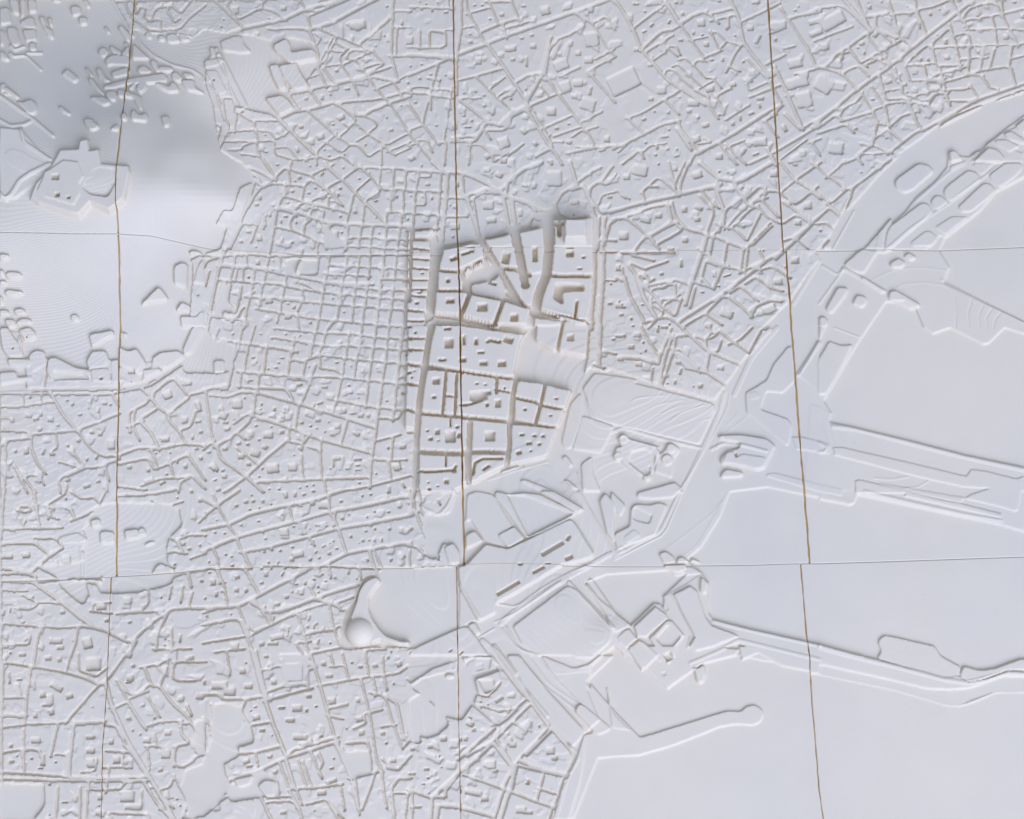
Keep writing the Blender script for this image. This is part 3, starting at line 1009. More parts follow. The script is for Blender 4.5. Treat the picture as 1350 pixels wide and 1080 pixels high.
c 185,42,10,8,0 370,45,8,6,0 535,45,8,7,0 630,55,6,6,0 320,200,14,7,0.2 345,230,6,5,0 510,203,16,5,0 490,235,12,6,-0.4 470,265,16,7,0 420,275,8,7,0 870,233,13,7,0 965,255,5,6,0 1040,285,14,12,0 1135,268,5,5,0 300,348,24,6,0 625,380,24,10,0 790,393,25,12,0 950,382,10,7,0 965,430,11,11,0 930,445,6,6,0 1010,433,6,6,0 1015,463,5,4,0 1200,485,9,6,0 1305,432,12,12,0 1335,180,9,8,0 460,540,12,14,0 530,533,8,8,0 515,587,16,13,0 370,540,6,4,0 670,568,11,7,0 745,612,22,14,0 640,630,14,10,0 700,650,9,7,0 740,665,7,6,0 820,625,7,6,0 875,650,25,16,0 840,705,12,14,0 795,688,8,7,0 720,510,12,12,0 760,500,30,8,0.4 920,550,14,20,0 975,567,22,6,0 1030,580,22,14,0 1077,582,11,16,0 1000,700,30,12,-0.3 1010,710,10,12,0 1080,695,6,5,0 215,505,38,34,0 265,465,8,7,0 125,580,30,30,-0.4 140,625,22,12,0 150,668,26,14,0.3 210,620,8,22,-0.6 250,590,16,10,0.5 340,648,12,8,0 440,655,8,6,0 300,700,12,22,0.2 360,740,12,8,0 420,710,40,24,0 510,690,16,14,0 135,800,18,14,0.2 225,765,18,12,0.2 285,770,16,9,-0.3 240,850,22,22,0 290,900,16,14,0 335,830,40,26,-0.3 400,790,20,18,-0.5 30,820,14,10,0 0,775,12,10,0 60,920,30,25,-0.8 85,940,8,18,-0.5 130,980,20,16,0 120,940,12,10,0 70,1005,12,6,0.3 90,1070,18,12,0.4 450,930,50,35,0.1 580,920,35,30,0 360,983,8,6,0 635,795,18,12,0 850,890,8,45,0 870,860,30,16,0 830,930,14,6,0 1010,870,34,10,0 1010,908,24,5,0 1010,940,26,5,0 935,932,10,7,0 1305,785,26,18,0 1210,795,10,12,0 1270,920,28,28,0.3 1130,963,8,4,0 1020,1025,8,8,0 675,1045,7,7,0 715,1040,7,7,0 630,1058,6,6,0 490,1068,12,7,0 425,1065,7,6,0 715,1075,10,4,0 1215,1060,12,18,0 1310,1040,8,30,0.6
@540,432
t 15: 155,0 340,0 330,280 125,260
t 15: 340,0 750,60 690,340 340,300
t 13.75: 100,290 340,300 340,570 85,550
t 12.5: 345,310 690,340 650,600 345,580
t 11.25: 75,580 345,600 345,1080 70,1080
t 11.25: 350,610 650,640 660,910 440,1010 350,1020
t 12.5: 700,360 1060,400 970,660 700,600
t 11.25: 680,650 975,660 910,860 650,910
t 12.5: 0,0 120,0 90,250 60,550 30,660 -20,660
s 6: 155,0 120,130 110,260 80,380 60,550 45,800 30,1080
s 8: 140,0 110,200 70,450 50,700
s 3: 0,70 90,75
s 3: 0,145 90,150
s 4: 0,245 120,255 340,290 690,340 720,310 900,370 1090,415
s 4: 0,375 60,380
s 3: 0,545 40,560
s 3: 0,690 30,690
s 3.5: 240,310 220,550
s 3.5: 310,320 300,555
s 2: 250,450 300,455
s 4: 85,570 340,590 640,620 980,660
s 2: 270,600 270,640
s 3.5: 575,340 572,420
s 2: 575,410 650,425
s 3: 345,510 400,505 470,480
s 6: 700,350 680,450 670,590
s 4: 700,465 830,490 860,510 1030,545
s 4: 890,380 870,480 830,630
s 3: 780,330 710,350
s 4.5: 1080,420 1030,560 970,700 910,850
s 6: 655,640 660,760 640,910
s 5: 480,1000 640,920 900,860 980,790
s 7: 90,820 340,830 
s 7: 360,820 620,820
s 7: 395,640 395,780
s 3: 75,950 290,940 300,920
s 8: 385,820 390,1000
s 2: 240,860 240,900
s 3: 420,960 430,890 480,865 600,865
o 820,0 740,80 690,310 1100,415 1170,180 1180,0
v 4: 600,-20 830,0 740,50 580,20
t 12.5: 830,-50 990,-30 960,160 820,80
b 9: 840,-60 1010,-60 960,160 830,85
b 10: 1020,-40 1180,-20 1160,200 980,160
s 4: 1010,0 950,180
s 4: 1180,30 1150,280 1110,400
s 7: 1255,0 1245,240
s 4: 1230,250 1270,265
s 3: 1290,160 1350,175
s 4: 1200,280 1350,310
o 1110,420 1180,280 1350,310 1350,1080 1200,1080 1000,900 920,870 980,700 1060,500
o 300,1080 480,1010 900,870 1050,900 1200,1080
b 1.2: 1140,400 1220,300 1500,340 1350,640 1210,590 1180,500
b 1.2: 1000,760 1060,500 1130,430 1140,580 1070,790 1030,800
b 1.2: 1070,800 1140,580 1200,600 1350,650 1260,830
b 1.5: 1000,860 1030,840 1075,900 1060,920
b 1.5: 1015,1000 1050,1010 1110,1060 1070,1060
b 1.5: 1130,900 1200,850 1210,960 1260,1080 1140,1080
r 3 1: 1110,960 1150,1060
r 3 1: 1170,480 1200,600
b 1.5: 725,1010 760,1000 960,1080 900,1090
r 2 0.8: 520,1000 700,940 910,880
c 250,10,30,9,0 260,105,34,36,0 215,215,34,10,0 360,85,10,42,0 350,215,30,14,0 440,95,12,28,0 470,165,30,9,0 515,95,10,9,0 650,85,40,22,-0.3 560,90,60,12,-0.2 488,238,34,16,0 610,240,32,22,0 40,35,10,8,0 35,285,7,5,0 15,330,7,6,0 178,355,28,22,0 162,460,16,11,0 445,368,12,5,0 500,376,9,6,0 625,398,9,7,0 455,450,75,34,0.1 520,430,20,14,0 510,510,10,12,0 582,500,22,30,0 760,540,12,9,0 965,468,16,6,0 927,580,10,7,0 1060,80,26,24,0 120,680,9,8,0 185,690,18,20,0 140,735,15,12,0 190,745,8,5,0 270,720,40,45,0 325,710,12,22,-0.3 315,655,12,8,0 530,718,38,36,0 740,708,20,9,0 822,712,18,8,0 880,716,13,10,0 787,764,25,10,0 855,768,12,10,0 720,824,20,14,0.3 798,813,8,8,0 505,925,38,12,0.6 295,940,14,20,0 245,1015,16,16,0 130,1068,12,10,0 188,1045,7,6,0 125,1020,6,5,0 1345,80,14,10,0
@810,432
k 3: 60,742,32
k 3: 372,800,34
k 3: 345,875,38
k 3: 22,850,30
k 3: 215,985,26
s 3: 180,0 230,90 290,180
s 3: 370,20 310,170
s 5: 380,60 330,200 290,380
s 3.5: 405,70 380,180 320,360
s 4: 400,60 470,50
s 4: 450,10 620,160 720,200 830,245
s 3: 600,80 640,70 680,40 640,30
s 3: 600,90 610,140 680,160 700,100
s 3.5: 700,30 800,110 880,160
s 3: 760,110 830,80 900,10
s 3: 960,30 890,160
s 3: 540,60 600,80 640,30 620,0
s 3.5: 870,200 740,380
s 5: 620,180 600,290 740,380
s 3: 600,300 560,290 480,270
s 3: 380,140 440,150 500,220 560,290
s 5: -20,290 230,370 470,440 660,490
s 5: 50,200 200,210 290,240 300,180
s 3: 250,280 240,350
s 3: 690,480 730,410 
v 1.5: 380,160 410,150 500,210 570,270 480,280 420,220
o -20,300 240,370 660,490 740,385 1060,0 1350,0 1350,1080 -10,1080
b 1.2: -100,315 230,390 650,500 665,540 560,770 100,660 0,640 -130,580
g 0.4: 100,500 150,465 350,445
g 0.4: 230,535 300,505 450,480
g 0.4: 310,570 400,525 540,495
g 0.4: 350,630 440,560 590,510
g 0.4: 420,640 560,580 660,510
g 0.4: 490,680 550,620 630,600
r 6 1: 1070,0 900,200 790,440
r 2 .6: 740,400 760,450 740,540 620,760 480,1000 420,1080
r 5 1: 720,430 700,540 600,760 440,1080
r 4 1.4: 0,680 50,660 100,670 300,730 560,790
r 3 1.6: 20,730 60,715 100,740 290,790
b 2.5: 20,740 60,715 100,740 280,790 300,830 250,950 220,990 150,970 60,900 20,850 0,830 10,790 50,790
v 1.5: 110,820 200,800 270,840 260,940 210,985 90,890
b 1.6: 320,820 350,780 400,775 435,800 390,870 380,990 260,950 290,840
b 1.2: 1050,240 1140,130 1170,120 1190,350 1110,430 1000,420 960,540 1140,600 1170,640 1150,750 1140,780 870,560 865,430 1000,350
b 1: 1210,320 1350,80 1350,440 1260,350
r 5 1.8: 1210,310 1350,100
b 1.5: 885,430 940,420 960,460 900,480
b 2.5: 680,715 830,708 1000,735 1060,780 1050,800 1010,880 990,930 940,942 860,920 700,900 700,860 750,815 820,800 830,760 700,740
b 3.2: 710,880 740,820 790,820 800,860 840,835 1000,860 990,920 940,942 860,920 710,895
b 2.5: 705,960 740,935 850,955 840,985 700,990
f 3.7: 1010,960 1060,955 1350,1030 1500,1065 1500,1110 1350,1080 1000,980
r 4 1.2: 640,800 720,760 850,780 1000,820
f 4.3: 1170,720 1240,720 1350,745 1420,770 1420,835 1350,820 1200,800
g 0.4: 640,900 700,720 880,580
g 0.4: 740,640 820,560
c 40,60,50,12,0 110,130,22,18,0 190,100,6,12,-0.5 205,155,8,12,-0.4 172,170,5,5,0 285,20,10,22,0 150,50,30,16,0 40,212,28,14,0 160,245,30,14,0 700,265,28,18,0 435,290,8,30,-0.3 400,360,7,20,0 565,385,18,18,0 520,390,6,5,0 420,230,20,16,0 230,930,8,30,0 800,845,8,20,0.2
@1080,432
b 1.5: -10,215 65,90 150,120 220,110 100,350 40,440 -10,440
b 1.5: 0,0 40,0 0,80
r 2 0.8: 100,0 260,60
f 3.3: -60,500 0,515 80,560 65,600 70,620 640,755 960,840 1350,920 1350,1200 1200,1150 800,1080 240,1000 220,1070 200,1080 0,1040 -100,1010
v 1: 0,860 200,900 600,1010 680,1060 240,1000 0,1000
r 5 1: 90,650 240,665 640,770 960,850 1350,935
f 4.8: 90,790 160,790 640,900 970,980 1000,935 1100,945 1350,1010 1350,1080 1200,1060 960,1050 640,980 200,865 100,840
r 3 1: 0,760 50,790 30,820 0,820
f 4.7: 235,1010 260,1000 640,1090 240,1090
g 0.4: 360,990 480,1000 590,980
g 0.4: 560,1060 650,1050 720,1010
g -0.4: 10,600 50,750
g -0.4: 70,660 110,760
g -0.4: 140,690 160,740
g -0.4: 210,710 230,760
o -50,-20 1500,-20 1500,4300 -50,4300
@0,648
s 4: 30,0 20,100 10,300
s 4: 225,0 240,100 260,240
s 2: 170,200 150,240
s 4: 0,250 100,250 280,240 400,240 
s 3: 310,90 430,20 440,-30
s 3: 330,140 340,170 380,180
s 3: 480,10 540,50 620,40 660,80 700,0
s 3.5: 650,100 560,160 480,190
s 4: 490,170 470,120 440,110
s 3: 350,110 310,100 320,170
b 1: 0,0 1,0 1,1
s 2.5: 120,120 140,100 190,100 210,130 160,140 120,120
s 2.5: 140,190 155,240
o 600,170 680,90 780,80 1100,90 1170,120 1195,220 1110,300 1090,400 1100,470 1040,470 990,540 400,570 260,500 560,470 580,320 560,250 580,230
b 2: 660,270 700,260 755,270 755,340 665,345
b 2.5: 820,260 910,245 925,310 830,320
b 2: 910,250 950,235 970,290 920,300
b 1.5: 950,350 1000,325 1030,335 970,360
b 2.5: 600,190 660,180 665,230 605,240
b 2.5: 400,300 520,270 580,315 560,340 420,350 380,330
r 2 .8: 535,370 540,550
r 2 .8: 555,370 560,550
s 4: 0,350 100,345 230,340 330,420
s 3: 240,310 370,310 420,370 330,420
s 4: 340,410 220,530 120,520 0,510
s 4: 0,545 150,540 240,560 230,590
s 4: 220,600 400,730 560,860 720,930 830,990 890,990
s 6: 420,740 600,880
s 4: 0,590 230,600 400,580 500,570 650,575
s 3: 380,480 420,550 470,560
s 3: 220,530 330,430 410,380
s 3: 0,645 100,660 170,660
s 3: 250,735 400,735
s 3.5: 0,870 180,885 400,900 560,890 700,920
s 3: 160,690 250,730 
s 3: 110,770 220,770 240,750
s 4: 265,900 230,1080
s 4: 515,920 500,1000 470,1080
s 3: 40,1010 190,1010 200,960
s 3: 0,1030 40,1030
s 3: 610,780 620,740 720,735
s 3: 610,790 730,805
s 3: 780,810 900,800 1020,795
s 4: 560,600 640,605 680,660 740,665 900,660 980,640 1050,630 1130,600 1140,540
s 3: 980,650 980,740 940,780 800,800
s 4.5: 1350,770 1220,770 1130,780 1000,870 880,980 860,1080
s 4: 1110,800 1040,930 1030,1040
s 3: 1020,1040 1250,1040
s 4: 1130,920 1130,1040
s 2: 850,1080 900,1000 870,980
s 4: 1150,560 1240,530 1260,620
s 3.5: 1205,640 1195,720
s 3.5: 1265,680 1250,740
s 2: 1130,640 1120,700
s 4: 990,550 1150,540 1350,520
s 3: 1180,130 1190,210 1110,300 1170,330 1200,390
s 3: 1090,400 1160,400 1220,410
s 3: 1010,480 1060,465 1090,480
s 3: 1110,480 1140,500
s 2.5: 1010,60 1100,100 1200,70
s 3: 1170,320 1250,290 1350,290
s 3: 1270,440 1350,410
s 3: 1320,200 1350,170
s 4: 800,30 1000,20 1150,-10
o 390,600 560,600 580,680 550,740 480,690
o 680,575 1140,545 1130,600 1050,620 900,650 740,660 680,655
v 2: 640,605 720,605 730,665 660,670
c 45,430,55,20,0 175,420,32,22,0.2 440,450,35,30,0 355,525,40,30,-0.4 210,695,16,12,0 160,770,60,14,-0.1 15,800,22,20,0 70,780,6,22,0 155,860,14,10,0 415,795,16,14,0 860,862,14,12,0 705,852,14,12,0 845,720,38,24,0 370,985,60,22,0 400,1030,28,16,0 580,1000,35,45,0.2 1065,700,8,10,0 1090,975,6,5,0 1115,980,6,6,0 1090,1015,6,6,0 670,765,45,22,0 950,760,20,14,0 150,1075,30,12,0 70,1065,8,12,0 1250,380,14,10,0 1320,355,9,9,0 1210,345,16,14,0 1320,60,14,14,0 1265,5,12,10,0 1330,590,14,10,0 1190,970,8,40,0 830,25,12,14,0
@270,648
s 4: -20,50 80,100 
s 4: 0,160 90,90 220,0
s 3: 80,90 130,170 160,230 220,300
s 3: 60,30 90,100
s 5: 0,250 170,215 300,150 520,100 760,50 830,20 900,0
s 5: 0,390 200,310 260,290 560,210 850,130 1000,110 1350,30
s 3: 820,30 820,130 870,220
s 3: 560,110 580,190
s 3: 860,150 850,220
s 5: 250,400 420,370 680,300 860,250 1100,210 1200,190 1350,160
s 3: 60,380 90,450 100,600
s 3: 210,310 250,400
s 4: 260,410 300,500
s 4: 265,510 350,660
s 2.5: 700,320 720,350
s 4: 890,270 930,400
s 3: 620,200 640,270
s 3: 1100,220 1120,200
s 5: 800,480 940,410 1090,380 1350,340
s 4: 640,520 800,490 
s 4: 1090,400 1110,480 1150,560
s 3: 1120,400 1160,490
s 3: 400,490 640,500 830,495 1100,510 1350,505
s 3: -20,510 300,510
s 5: 660,530 540,590 350,690 220,760 0,770
s 5: 320,740 430,800 600,760 720,710 860,660 1000,620
s 3: 340,730 400,820 420,860
s 3: 225,770 290,930
s 4: 240,860 300,1010 330,1080
s 4: 260,870 330,920 420,890 560,820 620,810
s 4: 0,880 200,840 240,860
s 3: 0,1000 250,960
s 3: 80,520 130,620 150,760
s 3: 700,640 730,700
s 3: 590,800 700,770 830,730
s 3: 430,800 450,860
s 5: 720,710 820,730 880,760
s 3: 820,740 850,900 890,1010
s 3: 620,820 650,930 690,1080
s 4: 660,940 850,910
s 3: 890,730 970,700
s 3: 870,740 900,790 960,770
s 3: 850,910 930,870 
s 3: 640,1060 600,1000 690,990
s 3: 700,1070 900,1030
s 3: 300,950 420,890
s 3: 0,800 60,780
s 3: 820,500 830,560
s 3: 1020,510 1030,570
s 4: 1060,590 1000,740 940,790 910,930
s 3: 80,1060 250,1040
s 3: 1060,1080 1060,1050 1180,1040
v 3: 1170,600 1350,500 1350,620 1210,640
o 1060,570 1040,630 1010,690 1000,740 960,760 930,830 900,930 880,1000 930,1040 1100,1020 1350,1020 1350,510 1180,515 1130,560
c 20,760,6,5,0
b 9: 1060,600 1100,580 1140,570 1160,600 1120,640 1085,700 1080,780 1110,850 1160,920 1200,960 1300,995 1350,990 1350,1020 1260,1015 1150,980 1100,1010 960,840 1000,740 1020,660
c 310,27,7,6,0 275,70,16,12,0 320,65,12,14,0.4 385,65,12,14,0 440,85,8,6,0 210,95,14,12,0 298,120,12,7,0 360,110,6,6,0 535,25,14,28,0.3 597,20,8,26,0 655,20,16,9,0.2 715,0,14,8,0 1215,5,14,12,0 1095,22,9,9,0 1040,30,8,7,0 900,65,12,9,0 80,190,7,5,0 70,270,12,6,0 132,275,8,6,0 242,222,10,7,0 357,197,8,7,0 510,152,10,6,0 632,97,16,7,0 710,80,20,14,0 785,90,40,30,0 525,265,34,26,0 587,232,8,6,0 745,220,18,11,0 693,245,6,6,0 805,228,10,5,0.4 400,312,12,8,0 388,275,6,6,0 910,178,13,11,0 950,155,6,6,0 1070,170,7,6,0 1120,133,8,7,0 1210,137,11,8,0 1282,102,10,9,0 1062,262,12,9,0 1122,248,8,7,0 1220,248,10,8,0 1295,255,12,22,0 1345,255,8,10,0 965,298,9,13,0 1043,325,8,8,0 1085,322,6,5,0 1120,320,7,14,0 1168,320,7,20,0 1020,340,5,5,0 140,418,9,7,0 180,432,8,8,0 30,465,8,8,0 185,490,14,9,0 445,383,12,10,0 500,390,9,8,0 580,368,9,7,0 395,400,12,8,0 615,415,50,26,0.2 575,450,18,14,0 420,470,8,10,0 440,505,8,14,0 480,480,7,30,-0.3 375,510,14,7,0 530,508,8,9,0 515,545,7,24,-0.5 695,450,12,13,0 755,440,10,9,0 820,408,14,13,0 870,377,14,7,0.2 735,400,8,12,-0.5 785,360,20,6,0.7 712,335,8,22,-0.4 825,340,6,5,0 850,325,6,6,0 635,490,16,6,0 35,537,9,7,0 215,565,18,13,0 55,600,20,26,0 405,545,16,20,0 378,605,14,9,0 210,652,16,16,0 275,655,12,14,0 78,680,14,20,0 120,660,20,10,0 5,705,6,10,0 603,613,14,8,0 665,605,10,18,0 578,660,9,7,0 615,650,6,6,0 640,675,12,8,0 540,695,20,12,0 485,740,18,14,0 395,760,16,8,0 747,630,9,9,0 720,580,14,8,-0.4 775,548,12,8,0 798,592,9,8,0 860,567,10,8,0 947,530,10,22,0 1003,575,8,5,0 910,650,8,7,0 750,665,6,5,0 1228,453,11,11,0 1308,435,22,10,0.5 175,808,8,6,0 15,820,8,8,0 455,835,10,18,0 690,830,6,32,-0.3 678,890,11,12,0 780,905,14,8,0 720,890,6,20,0 735,870,14,8,0.4 828,998,10,7,0 748,990,9,26,-0.4 545,935,9,30,-0.2 375,1005,20,16,0 200,1020,34,22,0 480,960,60,20,0.2 450,1000,50,14,0 1230,1055,7,10,0 1135,535,6,26,-0.5 140,600,4,4,0
@540,648
o 330,-20 400,0 480,-20 1080,-20 1350,0 1350,1080 420,1080 330,930 250,960 70,1030 0,1030 0,520 300,500 330,360 240,300 200,340
s 4: 0,150 30,20
s 3: 60,0 75,60 60,130 
s 3: 0,400 0,520
r 3 1: 70,100 190,160 250,100 290,0
s 4: 40,140 110,300 150,400 100,420 60,370 0,360
s 3: 70,120 160,230 170,350
s 3: 230,180 180,380 190,440
s 3: 200,200 170,240
b 3: 225,370 290,340 330,400 330,480 260,480
s 3: 0,0 20,150 
o 100,160 240,160 340,100 350,380 220,330 170,440 120,430 
b 1.4: 380,20 440,0 550,20 680,230 580,290 640,370 500,330 400,180 370,200
b 2.8: 370,290 430,260 490,330 370,380
b 2.6: 580,290 690,230 760,310 650,375
b 2.2: 560,30 570,0 650,20 760,10 860,20 1000,90 1100,140 1060,180 900,270 770,310
v 0.5: 640,20 760,30 1080,150 780,300
b 3.2: 860,0 950,0 1150,120 1110,145
b 3: 370,490 500,350 650,380 1060,185 1110,230 1220,400 1200,440 1000,490 700,670 570,740 570,800 450,860 330,640 320,500
v 1.4: 1070,180 1130,160 1310,400 1230,440
b 1: 330,640 460,850 390,860 325,920
r 3 1.2: 330,620 460,840
b 2.4: 390,530 520,500 545,540 450,600 420,590
r 6 1.2: 600,870 700,780 1050,560 1180,490 1300,420 1400,380
r 2.5 1.2: 580,740 700,760 900,620 1080,520 1200,480
r 2 1: 560,860 700,800 1000,590
r 3 1.6: 1120,0 1200,140 1340,380
b 2.5: 1250,60 1290,10 1350,80 1350,340 1300,280 1270,150
r 5 2: 1050,600 1340,900
b 1.8: 1160,610 1200,570 1360,800 1320,850
b 1.6: 680,890 1040,620 1100,650 1340,910 1320,990 1200,1100 1080,1090 1080,1080 860,1080 740,1000
r 6 1.6: 480,980 600,1080 700,1200
r 2.5 1.4: 640,890 720,1040 860,1080
r 2 1.2: 610,900 680,1000 800,1080
b 2: 385,880 430,860 470,930 440,950
r 2 1: 460,960 560,900
b 2: 60,1020 330,900 380,890 440,960 520,1080 0,1080 0,1060
c 10,245,12,12,0 35,90,6,45,0 195,75,8,30,0.4
c 940,380,120,16,0.53 1045,310,12,24,-0.5 650,640,125,14,0.53 850,520,60,12,0.5 1050,440,35,16,0.4
c 730,485,18,8,0 910,480,25,7,0 1020,485,30,6,0 1120,487,32,6,0 1200,488,30,6,0 1290,488,40,5,0
c 340,1065,25,6,0.7 270,1050,18,6,0.7
@810,648
o 0,0 1350,0 1350,1080 0,1080
b 2: 0,280 100,230 110,110 140,85 240,90 290,75 350,90 270,280 20,385 0,330
v 1.6: 160,200 230,215 270,90 250,160 130,100 120,180
b 2: 150,10 400,-60 440,-20 385,40 250,50 150,40
b 2: -20,0 75,95 40,165 -30,80
b 2.5: 60,300 130,250 180,290 80,350
r 4 1.2: 430,0 300,270 150,340 0,430
r 2 1: 450,0 330,280 150,370 0,450
g 0.4: 340,380 640,150 760,0
g 0.4: 460,420 550,350 720,60
b 2: 290,410 340,395 390,430 400,470 330,480
b 2: 415,440 450,432 500,465 410,475
b 2: 510,440 570,470 500,465
b 2: 320,490 470,480 470,515 400,540 350,510
q 1: 350,500 510,495 580,540 400,560
f 3.8: 110,880 260,735 300,740 340,790 360,770 320,690 470,610 570,540 620,600 620,800 650,845 900,910 1350,1010 1350,1200 1100,1150 900,1040 820,1000 700,1040 500,1130 400,1100 300,1100 200,1100 100,1060 0,1000 0,940
f 7.6: 130,890 270,760 340,810 350,840 210,960 150,960
f 7.6: 390,680 500,625 545,660 600,830 640,890 780,940 820,960 640,1030 540,1050 490,1020 530,960 460,830
f 7.6: 230,970 340,855 380,855 460,950 350,1080 290,1060
v 1.6: 270,970 350,880 440,960 350,1060
r 2 1: 380,680 530,950
b 2.8: 570,560 620,610 600,680 560,660
f 7.6: 20,960 70,915 100,910 150,970 80,1030 30,990
f 7.6: 90,1040 160,980 200,1000 280,1080 180,1180
r 4 1: 650,860 900,920 1350,1020
r 4 1: 500,1130 700,1050 810,980 900,1000 1100,1050 1350,1110
r 4 1: 150,970 300,1110
r 2 1: 500,960 480,1030
b 1.5: -60,780 -20,780 110,880 60,905 0,930 -40,870
@1080,648
f 3.3: 0,0 220,60 240,20 240,-20 600,-100 1350,100 1350,260 1200,220 600,90 260,10 230,70 200,90 0,50
f 4.8: 580,0 740,40 940,80 1200,145 1200,175 960,120 560,30
f 4.3: 380,-60 960,40 930,75 560,0
f 4.8: 960,45 1000,20 1350,-100 1310,120 1290,130 1190,100
r 4 1: 300,0 600,70 960,150 1200,190
b 1.6: 385,990 420,950 480,955 760,1020 800,1085 930,1155 920,1215 820,1230 700,1200 380,1100 410,1050
g -0.3: 580,990 560,1040 440,1080
g -0.3: 640,1010 590,1080
g -0.3: 720,1020 660,1080
f 3.8: -60,1000 0,1010 240,1075 400,1110 400,1240 -60,1200
r 4 1: 0,1015 280,1085
@0,864
s 3.5: 0,45 220,75 420,110 560,150 640,190 700,190
s 3.5: 20,60 15,370
s 4: 205,85 175,300 165,450
s 3: 20,280 170,280
s 6: 0,395 165,400
s 4: 235,0 220,75
s 3: 0,480 170,455 380,450 440,440
s 3.5: 440,440 640,210 720,150 800,40 850,-30
s 4: 520,440 690,435 
s 3: 470,0 440,100
s 3: 520,0 520,100 640,140 700,90
s 4.5: 490,450 470,640 460,790
s 3: 490,460 690,440
s 3.5: 380,480 360,560 340,660
s 3: 160,500 160,740
s 3.5: 40,640 160,620 260,625 270,660
s 4: 150,630 160,760
s 3: 380,655 450,655
s 8: 450,660 450,780
s 4: 0,770 160,780 460,800 670,810 960,800
s 4: 0,815 330,825 590,830 960,830
s 3: 290,870 290,990 220,1080
o 0,850 280,860 290,990 210,1090 0,1090
s 4: 385,880 370,1080
s 4: 530,880 525,1080
s 3.5: 585,840 570,1080
s 3: 590,885 700,885 790,880
s 3: 720,740 700,900
s 6: 700,190 740,340 840,560 980,790 1150,1080
s 4: 830,600 880,660 960,780
s 3: 700,460 770,470 830,600
s 3: 690,740 860,740
s 2: 815,640 810,730
s 3: 640,690 630,760 550,770
s 3: 710,630 830,640
s 4: 960,850 1040,980 1130,1080
s 3: 940,900 935,980
s 3: 790,880 830,840
s 3.5: 780,175 860,330 960,480
s 3: 750,350 840,310
s 4: 850,320 950,470 1060,440 1190,430
s 3: 980,280 1050,400
s 3: 870,280 970,240
s 4: 780,170 850,250 900,260 980,200
s 4: 960,90 1000,200 1060,210 1130,310 1230,400 1300,500
s 3: 940,80 1060,60 1100,30
s 4: 1060,190 1100,90
s 3: 1150,50 1140,150 1180,170 1280,170
s 3: 1150,45 1350,45
s 4: 1190,450 1200,520 1250,580 1160,600 
s 3: 1200,450 1270,450 1300,520
s 4: 1240,340 1260,390
s 3: 975,610 990,750 960,780
s 3: 1020,530 1030,590
s 3: 970,600 1060,600 1100,640
s 4: 1150,720 1150,640 1170,600
s 3: 1050,890 1120,870 1150,800
s 3: 1150,800 1240,960 1210,1060
s 3: 1070,930 1140,1000
s 4: 1350,650 1290,670 1270,700 1200,740 1160,720
s 3: 730,1040 960,1050
s 3: 720,1050 730,1080
o 1230,760 1350,720 1350,1050 1240,1080 1250,970 1200,860
o 1290,440 1350,430 1350,640 1290,640
c 65,150,9,55,0.1 130,162,26,7,0 285,260,20,25,0 330,290,28,45,0 310,330,45,8,0 340,375,18,25,0.3 235,400,14,20,0 460,270,28,20,0.3 375,210,60,20,-0.5 75,598,14,14,0 80,700,22,10,0 210,680,12,8,0 370,705,10,5,0 285,690,18,55,0 270,745,22,6,0 240,560,40,20,0 600,540,40,14,0 600,630,35,20,0 600,710,30,35,0 735,570,16,18,0 770,690,26,30,0 320,20,26,16,0 395,30,16,16,0 850,415,18,14,0 877,492,9,9,0 925,520,7,12,0 945,460,8,16,-0.5 945,328,14,10,0 1020,412,12,10,0 850,180,30,6,0 860,150,30,24,0 880,70,14,10,0 1195,285,22,18,0 1110,510,26,20,0 970,560,30,20,0 1030,560,8,20,0 1095,650,35,35,0 1060,755,18,12,0 840,930,60,45,0 880,1000,80,20,0 660,935,18,22,0 648,1035,18,20,0 730,885,6,5,0 655,990,6,8,0 430,970,30,5,0 330,850,12,8,0 1170,950,5,8,0 1190,990,8,8,0 1320,270,30,25,0 1350,180,10,20,0 620,60,60,50,0 1250,20,40,15,0.2 1060,1010,20,14,0 330,1050,6,6,0
@270,864
s 3: 150,0 165,120 
s 5: 310,-30 390,270 450,450 530,650
s 3: 340,-20 410,270
s 2.5: 380,100 500,70
s 6: 510,40 540,170 520,200 600,200 
s 4: 420,240 560,190 650,190 
s 4: 400,300 560,255 700,220
s 4: 680,200 680,100 700,90
s 4: 700,0 760,190 850,520 960,800 1010,1000
s 3: 830,0 850,70
s 3: 760,200 1030,150 1280,120 1350,60
s 3: 840,75 920,70
s 3: 910,0 950,160
s 3: 1060,0 1080,120
s 3: 1175,20 1180,120
s 3: 1030,160 1060,270 1100,450 1130,680 1170,760
s 3: 1180,140 1200,220
s 3: 1100,250 1190,270 1230,420 1300,600
s 4: 1200,270 1270,320 1310,540
s 3: 1110,140 1130,250
s 3: 1130,265 1150,255
s 4: 0,260 100,260 120,290 280,290 390,270
s 3: 270,300 240,370 300,470
s 3: 300,465 420,445
s 4: 300,470 320,570 210,600
s 4: 210,600 220,660 120,710 130,790 180,880
s 4: 210,650 340,640 500,600
s 3: 340,660 350,720
s 5: 180,820 380,750 530,680 620,650 870,570
s 4: 550,650 600,620 870,540
s 3: 380,760 420,810 
s 5: 540,700 590,870 
s 3: 620,700 665,850
s 3: 650,710 705,865
s 3.5: 705,650 740,730
s 3.5: 755,650 780,710 750,760 770,800
s 3: 860,580 940,760
s 4: 590,880 760,870 900,850
s 3: 610,900 640,980
s 4: 560,900 620,1000 640,1080
s 4: 430,940 560,930 
s 4: 380,960 440,1080
s 3: 420,970 580,960 620,1020
s 3: 680,980 810,950 880,1080
s 3: 820,970 910,1070
s 3: 900,880 920,1010
s 4: 910,620 930,680
s 4: 960,810 1130,770
